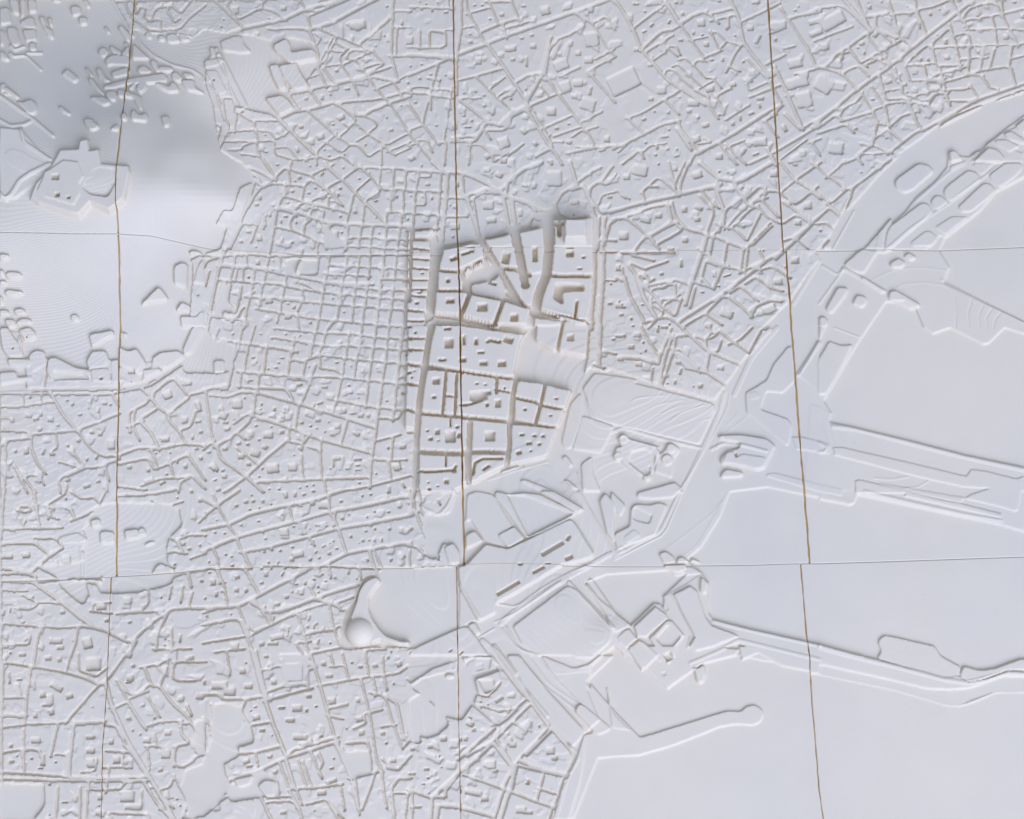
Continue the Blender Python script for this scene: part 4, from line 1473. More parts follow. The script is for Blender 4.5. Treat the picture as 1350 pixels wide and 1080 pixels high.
s 3: 1130,760 1090,880 1040,1010
s 3: 1170,770 1180,900 1200,1000
s 3: 990,800 1020,1040
s 4: 1180,690 1270,760 1350,670
s 3: 1220,690 1200,740 1260,750
s 4: 1350,810 1280,810 1230,880 1240,980 1250,1080
s 3: 1350,560 1310,610
s 3: 900,420 820,400
s 4: 820,350 930,325
s 3: 990,480 1060,450 1050,400
s 4: 1080,380 1160,360
s 3: 1180,470 1250,460
s 4: 950,580 1070,570 1090,640 1000,640
s 4: 50,330 60,400 50,540
s 4: 0,650 60,650 80,720
s 4: 0,1050 100,960 150,930
s 4: 0,420 40,460 50,540
s 2.5: 1240,910 1350,910
s 3: 1340,920 1320,1080
s 3: 500,720 560,880
o 60,330 120,320 240,350 250,440 300,480 320,570 220,590 210,650 110,710 130,790 160,880 80,960 0,1020 0,700 50,560
o 200,840 380,770 480,830 490,920 360,930 180,960 150,900
b 2: 350,860 400,820 470,830 460,930 400,930
b 2: 190,820 320,790 300,850 220,870
o 920,640 1090,650 1100,760 960,790
v 2: 490,-10 700,-10 660,200 520,200
c 405,8,18,8,0 418,64,8,8,0 250,105,22,22,0 165,110,10,35,0 290,205,30,22,0 455,175,20,20,0 615,58,20,14,0.4 585,110,70,70,0 665,190,14,20,0 540,190,20,14,0 785,55,16,18,0 820,135,32,12,0 970,48,10,6,0 1025,75,20,10,0 1125,68,18,14,0 1280,60,24,18,0.4 1210,15,9,14,0 1245,187,9,9,0 688,270,20,14,0 510,348,28,10,0 610,350,38,28,0 672,365,12,16,0 735,338,10,7,0 565,428,36,16,0 630,540,65,20,0 770,530,16,10,0 840,300,30,26,0 1010,297,14,18,0 1035,510,22,22,0 1175,515,18,14,0 1198,577,9,9,0 1060,640,26,12,0 1020,420,30,20,0.3 340,410,28,20,0.2 380,495,24,14,0 305,365,7,5,0.6 335,340,14,5,0.5 430,665,20,14,0.2 465,768,20,13,0.2 295,730,30,10,0 275,700,30,16,0.4 838,745,18,9,0.2 852,680,8,6,0 835,830,50,14,0.3 770,905,40,20,0 725,1022,6,10,0 520,1035,26,14,0 710,975,30,8,0.2 1240,695,26,16,0 670,580,60,20,0.4 100,200,70,30,0 165,240,50,30,0
@540,864
o 0,-20 300,-20 310,0 300,30 150,80 0,180
s 4: 0,150 160,50 310,-40
o 20,210 80,160 310,100 330,0 400,140 560,130 600,180 560,230 500,270 440,250 400,330 340,420 290,410 240,400 160,310 100,265
o 0,300 70,260 240,420 250,460 180,520 110,540 60,500 70,580 0,560
b 1.8: 235,130 260,118 300,130 280,155 240,152
v 3: 370,60 410,30 420,45 390,70 
v 2: 380,20 400,150 520,130 540,20
s 3: 370,80 380,40 410,30
s 3: 375,70 430,150
o 420,130 570,90 600,160 560,230 500,270 450,240
b 3: 430,160 550,120 590,100 605,150 600,180 560,200 560,230 510,270 450,250
v 1.5: 450,160 560,160 560,230 500,260
s 6: 560,0 740,240 800,300 920,470
s 3: 770,290 710,340
s 3.5: 790,330 660,460 570,550 390,660
s 3.5: 830,350 930,460 770,630 690,720
s 3: 570,550 680,720
s 4: 700,450 760,490 
s 4: 430,330 580,460 640,420 700,360
s 3: 430,330 500,340 590,370 700,350
s 3: 420,310 440,250 510,270
s 5: 330,680 550,490
s 6: 160,930 330,770 380,720
s 5: 380,740 540,590
s 5: 560,590 680,740 620,870
s 3.5: 690,720 760,740 1030,800
s 6: 740,700 900,760 1030,790
s 6: 700,740 670,880 
s 4: 370,790 620,880 850,970 950,1000
s 4: 620,890 560,1080
s 6: 650,920 600,1080
s 4: 0,890 150,940 230,930
s 4: 310,800 240,890 230,930
s 6: 200,990 330,1000 550,1060
s 5: 150,950 140,1080
s 5: 190,1010 180,1080
s 4: 780,650 930,500
s 4: 930,470 960,510 1090,660 1030,800
s 3.5: 880,800 840,950
s 3: 860,880 950,910
s 3: 1010,830 950,1000
s 3: 920,1080 940,1010
s 3: 20,930 20,1080
s 3: 20,1000 60,1000
o 560,-20 1500,-20 1500,1200 960,1200 960,1040 1100,700 1080,600 930,470 800,300
r 6 1.6: 560,-60 780,260 900,400
r 2 1: 590,0 800,270
b 1.8: 640,0 720,0 900,220 1140,480 1140,530 1080,600 900,420 800,280
g -0.4: 700,0 1000,290 1140,460
r 2 1.2: 720,0 860,180 1090,350
r 2 .8: 780,0 920,190 1130,330
r 2 .8: 840,0 960,160 1140,320
b 2.4: 1090,370 1110,325 1150,330 1330,480 1310,500 1240,530 1150,430
b 1.4: 870,0 1080,85 1180,60 1250,0 1350,0 1160,180 1350,370 1350,520 1240,680 1080,1080 940,1080 1000,900 1100,680 1150,520 1340,490 1100,290 920,90
r 5 1: 930,470 1120,660 1040,800 960,1080
c 460,75,30,26,0.2 590,290,40,14,0.6 470,305,8,5,0 515,325,8,6,0 550,430,5,5,0 400,450,30,20,-0.5 425,490,14,12,0 370,550,16,14,0 400,410,20,6,-0.7 225,550,22,20,0 135,600,16,16,0 195,665,6,14,0 210,737,8,6,0 122,808,12,9,0 92,848,14,7,0 110,750,24,10,0 780,455,20,40,-0.6 855,468,8,11,0 680,590,24,20,0 660,560,20,30,0 540,720,35,30,0 565,760,22,14,0 930,630,32,30,0 955,675,25,18,0 420,905,80,20,-0.2 495,945,32,22,0 335,895,6,18,0 335,1000,6,35,0 780,835,12,24,-0.2 735,1020,40,26,0 780,1035,40,12,0 1080,70,1,1,0 15,780,30,8,0 20,615,14,18,0
@810,864
o -20,-20 1350,-20 1350,1100 -20,1100
f 3.8: 0,-120 60,0 160,20 300,170 350,220 380,190 530,90 560,60 800,0 820,-40
f 7.6: 90,-60 400,-60 400,0 355,55 290,0 200,90 
b 2.6: 520,80 540,90 590,60 600,120 580,185 545,180
f 2.3: 820,0 860,10 960,30 1300,90 1400,110 1400,-30 1000,-40 820,-60 
f 3.8: 840,30 960,-20 1350,50 1350,-60 820,-60
b 1.4: -160,180 0,365 170,540 240,520 740,365 830,370 870,335 920,325 970,350 985,390 960,440 920,460 800,455 700,470 400,590 160,660 -20,670 -140,680
b 2.2: -50,200 -20,370 110,500 -20,480
c 325,120,18,14,0.4 355,10,30,30,0.5
@1080,864
f 3.8: -60,-60 180,0 380,30 640,100 820,150 920,135 980,180 1080,165 1240,105 1350,110 1350,240 1160,245 1000,310 920,335 820,325 500,230 0,125 -60,110
r 5 1.2: 0,-50 180,0 500,75 820,160 980,185 1230,115 1350,125
v 0.9: 0,60 500,170 700,220 860,230 1000,215 1200,140 1350,140 1350,240 1150,245 920,335 820,325 500,230 0,125
b 2.2: 950,70 1060,100 1160,85 1320,25 1400,25 1400,100 1240,100 1080,155 980,180 920,135
v 2: 780,-30 930,70 1060,90 1160,75 1310,15 1350,15 1350,-80
"""
# ---------------------------------------------------------------- materials
def new_mat(name):
    m = bpy.data.materials.new(name); m.use_nodes = True
    nt = m.node_tree; return m, nt, nt.nodes, nt.links, nt.nodes['Principled BSDF']
def print_material(name, fine):
    m, nt, N, L, p = new_mat(name)
    p.inputs['Roughness'].default_value = 0.48
    p.inputs['Specular IOR Level'].default_value = 0.35
    if SSS > 0: p.inputs['Subsurface Weight'].default_value = SSS; p.inputs['Subsurface Scale'].default_value = SSCALE * S
    p.inputs['Subsurface Radius'].default_value = (1.0, 0.6, 0.25)
    tc = N.new('ShaderNodeNewGeometry')
    mp = N.new('ShaderNodeMapping'); mp.vector_type = 'POINT'; mp.inputs['Scale'].default_value = (1 / S, 1 / S, 1 / S)
    L.new(tc.outputs['Position'], mp.inputs['Vector'])
    # colour: off-white plastic, very faint cloudy unevenness
    n1 = N.new('ShaderNodeTexNoise'); n1.inputs['Scale'].default_value = 0.012; n1.inputs['Detail'].default_value = 3
    L.new(mp.outputs[0], n1.inputs['Vector'])
    cr = N.new('ShaderNodeValToRGB'); cr.color_ramp.elements[0].position = 0.3; cr.color_ramp.elements[1].position = 0.7
    cr.color_ramp.elements[0].color = COL_A; cr.color_ramp.elements[1].color = COL_B
    L.new(n1.outputs['Fac'], cr.inputs[0])
    n2 = N.new('ShaderNodeTexNoise'); n2.inputs['Scale'].default_value = 0.0042; n2.inputs['Detail'].default_value = 2
    L.new(mp.outputs[0], n2.inputs['Vector'])
    r2 = N.new('ShaderNodeMapRange'); r2.inputs[1].default_value = 0.5; r2.inputs[2].default_value = 0.75; L.new(n2.outputs['Fac'], r2.inputs[0])
    m2 = N.new('ShaderNodeMixRGB'); m2.inputs[2].default_value = (0.86, 0.775, 0.60, 1); L.new(r2.outputs[0], m2.inputs[0]); L.new(cr.outputs[0], m2.inputs[1])
    cr = m2
    # scuffs: a few tiny darker specks
    v = N.new('ShaderNodeTexVoronoi'); v.inputs['Scale'].default_value = 0.035; v.feature = 'F1'
    L.new(mp.outputs[0], v.inputs['Vector'])
    sp = N.new('ShaderNodeMath'); sp.operation = 'LESS_THAN'; sp.inputs[1].default_value = 0.022
    L.new(v.outputs['Distance'], sp.inputs[0])
    mx = N.new('ShaderNodeMixRGB'); mx.inputs[2].default_value = (0.42, 0.40, 0.39, 1)
    sf = N.new('ShaderNodeMath'); sf.operation = 'MULTIPLY'; sf.inputs[1].default_value = 0.5
    L.new(sp.outputs[0], sf.inputs[0]); L.new(sf.outputs[0], mx.inputs[0]); L.new(cr.outputs[0], mx.inputs[1])
    L.new(mx.outputs[0], p.inputs['Base Color'])
    # relief of the extruded filament: two diagonal hatchings that come and go
    hs = []
    for ang, sc_ in ((math.radians(45), 1.0), (math.radians(-42), 1.0)):
        r = N.new('ShaderNodeMapping'); r.inputs['Rotation'].default_value = (0, 0, ang); L.new(mp.outputs[0], r.inputs['Vector'])
        wv = N.new('ShaderNodeTexWave'); wv.bands_direction = 'X'; wv.inputs['Scale'].default_value = 0.15
        wv.inputs['Distortion'].default_value = 0.25; wv.inputs['Detail'].default_value = 1
        L.new(r.outputs[0], wv.inputs['Vector'])
        nn = N.new('ShaderNodeTexNoise'); nn.inputs['Scale'].default_value = 0.018 if ang > 0 else 0.026; nn.inputs['Detail'].default_value = 2
        L.new(mp.outputs[0], nn.inputs['Vector'])
        rm = N.new('ShaderNodeMapRange'); rm.inputs[1].default_value = 0.42; rm.inputs[2].default_value = 0.68
        L.new(nn.outputs['Fac'], rm.inputs[0])
        mu = N.new('ShaderNodeMath'); mu.operation = 'MULTIPLY'; L.new(wv.outputs['Fac'], mu.inputs[0]); L.new(rm.outputs[0], mu.inputs[1])
        hs.append(mu)
    ad = N.new('ShaderNodeMath'); L.new(hs[0].outputs[0], ad.inputs[0]); L.new(hs[1].outputs[0], ad.inputs[1])
    gr = N.new('ShaderNodeTexNoise'); gr.inputs['Scale'].default_value = 0.35; gr.inputs['Detail'].default_value = 4
    L.new(mp.outputs[0], gr.inputs['Vector'])
    gm = N.new('ShaderNodeMath'); gm.operation = 'MULTIPLY'; gm.inputs[1].default_value = 1.2; L.new(gr.outputs['Fac'], gm.inputs[0])
    a2 = N.new('ShaderNodeMath'); L.new(ad.outputs[0], a2.inputs[0]); L.new(gm.outputs[0], a2.inputs[1])
    sx = N.new('ShaderNodeSeparateXYZ'); L.new(mp.outputs[0], sx.inputs[0])
    zd = N.new('ShaderNodeMath'); zd.operation = 'MULTIPLY'; zd.inputs[1].default_value = 2 * math.pi / 0.9; L.new(sx.outputs['Z'], zd.inputs[0])
    sn = N.new('ShaderNodeMath'); sn.operation = 'COSINE'; L.new(zd.outputs[0], sn.inputs[0])
    sm = N.new('ShaderNodeMath'); sm.operation = 'MULTIPLY'; sm.inputs[1].default_value = 0.55; L.new(sn.outputs[0], sm.inputs[0])
    a3 = N.new('ShaderNodeMath'); L.new(a2.outputs[0], a3.inputs[0]); L.new(sm.outputs[0], a3.inputs[1]); a2 = a3
    b = N.new('ShaderNodeBump'); b.inputs['Strength'].default_value = 0.6; b.inputs['Distance'].default_value = fine * S
    L.new(a2.outputs[0], b.inputs['Height']); L.new(b.outputs[0], p.inputs['Normal'])
    # thin printed shells let some warm light through
    tr = N.new('ShaderNodeBsdfTranslucent'); tr.inputs['Color'].default_value = TRCOL
    ms = N.new('ShaderNodeMixShader'); ms.inputs[0].default_value = TRANS
    L.new(p.outputs[0], ms.inputs[1]); L.new(tr.outputs[0], ms.inputs[2]); L.new(ms.outputs[0], N['Material Output'].inputs['Surface'])
    return m
M_PRINT = print_material('white_printed_plastic', 0.26)
m, nt, N, L, p = new_mat('board_and_bounce_brown')  # also on the added upright joint strips, where its brown imitates bounced light
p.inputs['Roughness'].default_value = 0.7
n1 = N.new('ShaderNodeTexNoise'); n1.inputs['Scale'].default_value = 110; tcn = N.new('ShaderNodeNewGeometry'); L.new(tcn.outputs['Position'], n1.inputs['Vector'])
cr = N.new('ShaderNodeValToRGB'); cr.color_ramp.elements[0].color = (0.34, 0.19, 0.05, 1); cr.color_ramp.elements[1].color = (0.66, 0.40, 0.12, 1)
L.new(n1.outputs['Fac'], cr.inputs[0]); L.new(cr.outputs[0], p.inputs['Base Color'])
M_BOARD_TINT = m
m, nt, N, L, p = new_mat('pale_bounce_tint')  # pale tan imitating bounced light, for the added strips in the level joints
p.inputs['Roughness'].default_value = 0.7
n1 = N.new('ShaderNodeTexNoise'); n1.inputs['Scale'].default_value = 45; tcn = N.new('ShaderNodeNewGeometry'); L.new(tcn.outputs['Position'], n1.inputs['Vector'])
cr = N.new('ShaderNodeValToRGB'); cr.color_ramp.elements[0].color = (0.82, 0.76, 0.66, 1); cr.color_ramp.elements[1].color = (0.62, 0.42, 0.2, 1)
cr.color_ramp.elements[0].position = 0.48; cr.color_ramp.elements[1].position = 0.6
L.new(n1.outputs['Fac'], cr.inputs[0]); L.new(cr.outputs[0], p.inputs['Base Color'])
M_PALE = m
# ---------------------------------------------------------------- the map, as read off the photograph
def parse(txt):
    ox = oy = 0.0; out = []
    for ln in txt.strip().splitlines():
        ln = ln.strip()
        if not ln: continue
        if ln[0] == '@':
            ox, oy = [float(v) for v in ln[1:].split(',')]; continue
        if ln[0] == 'c':
            for tok in ln[1:].split():
                v = [float(q) for q in tok.split(',')]
                out.append(('c', [], (ox + v[0] / 5, oy + v[1] / 5, v[2] / 5, v[3] / 5, v[4])))
            continue
        if ln[0] == 'k':
            hd, body = ln.split(':'); v = [float(q) for q in body.split(',')]
            an = np.linspace(0, 2 * np.pi, 15)[:-1]
            out.append(('b', [float(hd.split()[1])], np.stack([ox + (v[0] + v[2] * np.cos(an)) / 5, oy + (v[1] + v[2] * np.sin(an)) / 5], -1))); continue
        if ln[0] == 'o': hd, body = 'o', ln[1:]
        else: hd, body = ln.split(':')
        h = hd.split()
        pts = np.array([[float(q) for q in t.split(',')] for t in body.split()]) / 5 + np.array([ox, oy])
        if h[0] in 'bqvo' and len(pts) > 3 and not (h[0] == 'b' and float(h[1]) > 20):   # printed corners are round
            nx = np.roll(pts, -1, 0); ln_ = np.hypot(*(nx - pts).T)[:, None] + 1e-6; k_ = np.minimum(0.25, 2.2 / ln_)
            pts = np.stack([pts + (nx - pts) * k_, nx + (pts - nx) * k_], 1).reshape(-1, 2)
        if h[0] in 'srg' and len(pts) > 2:
            a_, b_ = pts[:-1], pts[1:]; m_ = np.stack([a_ * 0.88 + b_ * 0.12, a_ * 0.12 + b_ * 0.88], 1).reshape(-1, 2)
            pts = np.concatenate([pts[:1], m_[1:-1], pts[-1:]])
        out.append((h[0], [float(q) for q in h[1:]], pts))
    return out
ITEMS = parse(MAPDATA)
R = 0.8; X0, Y0, X1, Y1 = -165.0, -150.0, 1515.0, 1235.0
NX, NY = int((X1 - X0) / R), int((Y1 - Y0) / R)
def win(x0, y0, x1, y1, pad):
    i0 = max(0, int((x0 - pad - X0) / R)); i1 = min(NX, int((x1 + pad - X0) / R) + 2)
    j0 = max(0, int((y0 - pad - Y0) / R)); j1 = min(NY, int((y1 + pad - Y0) / R) + 2)
    if i1 <= i0 or j1 <= j0: return None
    gx = (X0 + np.arange(i0, i1) * R)[None, :].astype(np.float32); gy = (Y0 + np.arange(j0, j1) * R)[:, None].astype(np.float32)
    return slice(j0, j1), slice(i0, i1), gx, gy
def segd(gx, gy, a, b):
    dx, dy = b[0] - a[0], b[1] - a[1]; L2 = dx * dx + dy * dy + 1e-9
    t = np.clip(((gx - a[0]) * dx + (gy - a[1]) * dy) / L2, 0, 1)
    return np.hypot(gx - a[0] - t * dx, gy - a[1] - t * dy)
CAP = 7.0
def strip_min(D, pts, wd):
    for a, b in zip(pts[:-1], pts[1:]):
        W = win(min(a[0], b[0]), min(a[1], b[1]), max(a[0], b[0]), max(a[1], b[1]), wd / 2 + CAP)
        if W is None: continue
        js, is_, gx, gy = W
        D[js, is_] = np.minimum(D[js, is_], segd(gx, gy, a, b) - wd / 2)
def strip_field(pts, wd):
    x0, y0 = pts.min(0); x1, y1 = pts.max(0); W = win(x0, y0, x1, y1, wd / 2 + CAP)
    if W is None: return None
    js, is_, gx, gy = W
    D = np.full((gy.shape[0], gx.shape[1]), 99, np.float32)
    for a, b in zip(pts[:-1], pts[1:]): D = np.minimum(D, segd(gx, gy, a, b) - wd / 2)
    return js, is_, D
def poly_field(pts, pad=CAP):
    x0, y0 = pts.min(0); x1, y1 = pts.max(0); W = win(x0, y0, x1, y1, pad)
    if W is None: return None
    js, is_, gx, gy = W
    D = np.full((gy.shape[0], gx.shape[1]), 99, np.float32); ins = np.zeros(D.shape, bool)
    P = list(pts); n = len(P)
    for k in range(n):
        a, b = P[k], P[(k + 1) % n]
        D = np.minimum(D, segd(gx, gy, a, b))
        if a[1] != b[1]:
            c = ((a[1] > gy) != (b[1] > gy)) & (gx < (b[0] - a[0]) * (gy - a[1]) / (b[1] - a[1]) + a[0]); ins ^= c
    return js, is_, np.where(ins, -D, D)      # negative inside
def sstep(t):
    t = np.clip(t, 0, 1); return t * t * (3 - 2 * t)
def blur(A, n, it=2):
    for _ in range(it):
        for ax in (0, 1):
            P = np.concatenate([np.repeat(np.take(A, [0], ax), n, ax), A, np.repeat(np.take(A, [-1], ax), n, ax)], ax)
            C = np.cumsum(P, ax, dtype=np.float64); z = np.zeros_like(np.take(C, [0], ax)); C = np.concatenate([z, C], ax)
            k = 2 * n + 1; m_ = A.shape[ax]
            A = ((np.take(C, range(k, k + m_), ax) - np.take(C, range(0, m_), ax)) / k).astype(np.float32)
    return A
def vnoise(scale, seed):
    r = np.random.default_rng(seed); nx = int((X1 - X0) / scale) + 3; ny = int((Y1 - Y0) / scale) + 3
    g = r.random((ny, nx)).astype(np.float32)
    fx = np.arange(NX) * R / scale; fy = np.arange(NY) * R / scale
    ix = fx.astype(int); iy = fy.astype(int); tx = sstep(fx - ix)[None, :]; ty = sstep(fy - iy)[:, None]
    a = g[iy][:, ix]; b = g[iy][:, ix + 1]; c = g[iy + 1][:, ix]; d = g[iy + 1][:, ix + 1]
    return ((a * (1 - tx) + b * tx) * (1 - ty) + (c * (1 - tx) + d * tx) * ty).astype(np.float32)
# terrain: heights measured from how far the straight tile joints bend over the hill
CP = np.array([float(v) for v in TERRAIN.split()]).reshape(-1, 3)
gs = 12.0; gs = 8.0; cx = np.arange(X0, X1 + gs, gs); cy = np.arange(Y0, Y1 + gs, gs)
GX, GY = np.meshgrid(cx, cy)
def phi(r2): return np.sqrt(r2 + 9.0 ** 2)
A_ = phi((CP[:, None, 0] - CP[None, :, 0]) ** 2 + (CP[:, None, 1] - CP[None, :, 1]) ** 2)
mean_h = 0.0
wgt = np.linalg.solve(A_ - np.eye(len(CP)) * RBF_REG, CP[:, 2] - mean_h)
TC = np.zeros_like(GX)
for (px, py, h), c_ in zip(CP, wgt): TC += c_ * phi((GX - px) ** 2 + (GY - py) ** 2)
TC = np.maximum(TC, 0)
for _ in range(2):
    P = np.pad(TC, 1, mode='edge'); TC = (P[:-2, 1:-1] + P[2:, 1:-1] + P[1:-1, :-2] + P[1:-1, 2:] + 2 * TC) / 6
def bil(A, x, y, x0, y0, st):
    fx = np.clip((x - x0) / st, 0, A.shape[1] - 1.001); fy = np.clip((y - y0) / st, 0, A.shape[0] - 1.001)
    i = fx.astype(int); j = fy.astype(int); tx = fx - i; ty = fy - j
    return (A[j, i] * (1 - tx) + A[j, i + 1] * tx) * (1 - ty) + (A[j + 1, i] * (1 - tx) + A[j + 1, i + 1] * tx) * ty
rx = X0 + np.arange(NX) * R; ry = Y0 + np.arange(NY) * R
RX, RY = np.meshgrid(rx, ry)
TERR = bil(TC, RX, RY, cx[0], cy[0], gs).astype(np.float32)
TERR = np.maximum(TERR, 2.9)
for pts in SEAS:
    f = poly_field(np.array([[float(q) for q in t.split(',')] for t in pts.split()]), 3)
    js, is_, D = f; k_ = sstep((D + 0.9) / 1.8); TERR[js, is_] = np.maximum(TERR[js, is_], 2.9) * k_
# open ground
open_d = np.full((NY, NX), CAP, np.float32)
sea_out = np.array([[1100, -400], [1500, -400], [1500, 1500], [740, 1500], [770, 1080], [1100, 1000], [1200, 200]])
ALLO = [it for it in ITEMS if it[0] == 'o']
for it in ALLO + [('o', [], np.array([[1350, 130], [1800, 130], [1800, 1500], [750, 1500], [760, 1081], [1350, 1081]], float)),
                  ('o', [], np.array([[-400, 150], [0, 150], [0, 470], [-400, 470]], float))]:
    f = poly_field(it[2])
    if f is None: continue
    js, is_, D = f; open_d[js, is_] = np.minimum(open_d[js, is_], D - 1.3)
st_d = np.full((NY, NX), CAP, np.float32)
for it in ITEMS:
    if it[0] == 's':
        w_ = it[1][0]; P_ = it[2].copy()
        if len(P_) > 1:
            e0 = P_[0] - P_[1]; e1 = P_[-1] - P_[-2]
            P_[0] = P_[0] + e0 / (np.hypot(*e0) + 1e-6) * 2.2; P_[-1] = P_[-1] + e1 / (np.hypot(*e1) + 1e-6) * 2.2
        strip_min(st_d, P_, (1.4 if w_ < 2.3 else (1.7 if w_ < 2.7 else (2.1 if w_ < 3.2 else (2.5 if w_ < 3.9 else w_ * 0.92 - 0.8)))))
# beyond the frame: the city goes on in plain blocks
for k in range(-8, 60):
    a = 0.15 + 0.05 * math.sin(k)
    for (yy0, yy1) in ((-150, -3), (1083, 1240)):
        x = -160 + k * 30 + 8 * math.sin(k * 2.3)
        strip_min(st_d, np.array([[x, yy0], [x + 147 * a, yy1]]), 3)
    for (xx0, xx1) in ((-165, -3), (1353, 1520)):
        y = -150 + k * 27
        strip_min(st_d, np.array([[xx0, y], [xx1, y + 20]]), 3)
for y in range(-140, 0, 34): strip_min(st_d, np.array([[-160, y + 10], [1520, y - 14]]), 3)
for y in range(1100, 1240, 30): strip_min(st_d, np.array([[-160, y + 10], [1520, y - 14]]), 3)
for x in range(-150, 0, 36): strip_min(st_d, np.array([[x, -150], [x + 10, 1235]]), 3)
# irregular outline of every block
wob = (vnoise(9, 3) - 0.5) * 0.9 + (vnoise(4, 4) - 0.5) * 0.5
urban = blur(np.minimum(open_d, st_d), 1, 1) + wob * 0.4 - 0.2
base_urban = np.minimum(open_d, st_d).copy()
pit_d = np.full((NY, NX), CAP, np.float32); pit_depth = np.full((NY, NX), 1.0, np.float32)
def pit(x, y, a, b, an):
    global pit_d
    a = max(a, 0.85); b = max(b, 0.85)
    W = win(x - a - b, y - a - b, x + a + b, y + a + b, 4)
    if W is None: return
    js, is_, gx, gy = W; c, s = math.cos(-an), math.sin(-an)
    u = (gx - x) * c - (gy - y) * s * -1 if False else (gx - x) * math.cos(an) - (gy - y) * math.sin(an)
    v = (gx - x) * math.sin(an) + (gy - y) * math.cos(an)
    qx = np.abs(u) - a * 0.78; qy = np.abs(v) - b * 0.78; rr = 0.22 * min(a, b)
    d = np.hypot(np.maximum(qx, 0), np.maximum(qy, 0)) + np.minimum(np.maximum(qx, qy), 0) - rr
    pit_d[js, is_] = np.minimum(pit_d[js, is_], d)
PITS = [it[2] for it in ITEMS if it[0] == 'c']
for x, y, a, b, an in PITS: pit(x, y, a * 0.84, b * 0.84, an)
# block heights
Hmap = np.full((NY, NX), BLOCK_H, np.float32)
tall = np.zeros((NY, NX), np.float32)
for it in ITEMS:
    if it[0] == 't':
        f = poly_field(it[2], 3)
        if f is None: continue
        js, is_, D = f; m_ = D < 1.5
        Hmap[js, is_] = np.where(m_, it[1][0] * 0.9, Hmap[js, is_]); tall[js, is_] = np.maximum(tall[js, is_], m_)
# connected components of a mask (run-length union-find)
def components(mask):
    par = []
    def find(a):
        while par[a] != a: par[a] = par[par[a]]; a = par[a]
        return a
    lab = np.zeros(mask.shape, np.int32); prev = []; rows = []
    for j in range(mask.shape[0]):
        d = np.diff(np.concatenate(([0], mask[j].view(np.int8), [0]))); st = np.flatnonzero(d == 1); en = np.flatnonzero(d == -1)
        cur = []; k = 0
        for s_, e_ in zip(st.tolist(), en.tolist()):
            i_ = len(par); par.append(i_)
            while k < len(prev) and prev[k][1] <= s_: k += 1
            q = k
            while q < len(prev) and prev[q][0] < e_:
                a, b = find(i_), find(prev[q][2])
                if a != b: par[max(a, b)] = min(a, b)
                q += 1
            cur.append((s_, e_, i_))
        rows.append(cur); prev = cur
    root = np.array([find(i) for i in range(len(par))], np.int64) if par else np.zeros(0, np.int64)
    uq, inv = np.unique(root, return_inverse=True)
    for j, cur in enumerate(rows):
        for s_, e_, i_ in cur: lab[j, s_:e_] = inv[i_] + 1
    return lab, len(uq)
blk, nb = components(urban > 0.25)
brand = np.concatenate(([0], RNG.normal(0, 0.45, nb))).astype(np.float32)
# buildings inside a block: irregular cells with flat roofs of slightly different height
cell = 9.0
ang0 = 0.25
ca, sa = math.cos(ang0), math.sin(ang0)
U = (RX * ca + RY * sa) / cell; V = (-RX * sa + RY * ca) / cell
U = U + (vnoise(40, 11) - 0.5) * 3; V = V + (vnoise(40, 12) - 0.5) * 3
iu = np.floor(U).astype(np.int32); iv = np.floor(V).astype(np.int32)
def hsh(a, b, k):
    n_ = (a.astype(np.int64) * 73856093 ^ b.astype(np.int64) * 19349663 ^ k * 83492791) & 0x7fffffff
    n_ = (n_ * 1103515245 + 12345) & 0x7fffffff; n_ = (n_ >> 3) ^ n_
    return ((n_ % 10007) / 10007.0).astype(np.float32)
best = np.full(U.shape, 99, np.float32); bid = np.zeros(U.shape, np.float32); bid2 = np.zeros(U.shape, np.float32)
for du in (-1, 0, 1):
    for dv in (-1, 0, 1):
        a, b = iu + du, iv + dv
        d = np.maximum(np.abs(U - (a + 0.15 + 0.7 * hsh(a, b, 1))), np.abs(V - (b + 0.15 + 0.7 * hsh(a, b, 2))))
        mlt = d < best; best = np.where(mlt, d, best); bid = np.where(mlt, hsh(a, b, 3), bid); bid2 = np.where(mlt, hsh(a, b, 4), bid2)
dense = sstep((vnoise(70, 21) - 0.35) / 0.3)
cellh = np.where(bid > 0.9, -2.2 * (0.3 + dense), np.where(bid > 0.55, 0.5, 0.0)).astype(np.float32) * (1 - tall) * CELL_AMP
cellh = blur(cellh, 1, 1)
# random light wells
for _ in range(EXTRA_PITS):
    x = random.uniform(-150, 1500); y = random.uniform(-140, 1220)
    i = int((x - X0) / R); j = int((y - Y0) / R)
    if not (0 < i < NX - 1 and 0 < j < NY - 1): continue
    if base_urban[j, i] < 2.2 or pit_d[j, i] < 3.2 or tall[j, i] > 0: continue
    if x < 1000 and 520 < y and x > 620: continue
    s_ = random.choice((0.9, 1.0, 1.2, 1.6)); pit(x, y, s_, s_ * random.uniform(0.8, 1.5), random.uniform(-0.5, 0.5))
LAYER = 0.45
def layered(z, sharp=0.30, L_=LAYER):
    q = z / L_; f = np.floor(q); r = q - f
    return (f + sstep((r - (0.5 - sharp)) / (2 * sharp))) * L_
gyy, gxx = np.gradient(TERR, R); slope = blur(np.hypot(gxx, gyy).astype(np.float32), 6, 2)
kk = 1 - sstep((slope - 0.07) / 0.08)
ground = (layered(TERR, 0.20) * kk + TERR * (1 - kk)).astype(np.float32)
rel = np.zeros((NY, NX), np.float32)              # relief above the ground
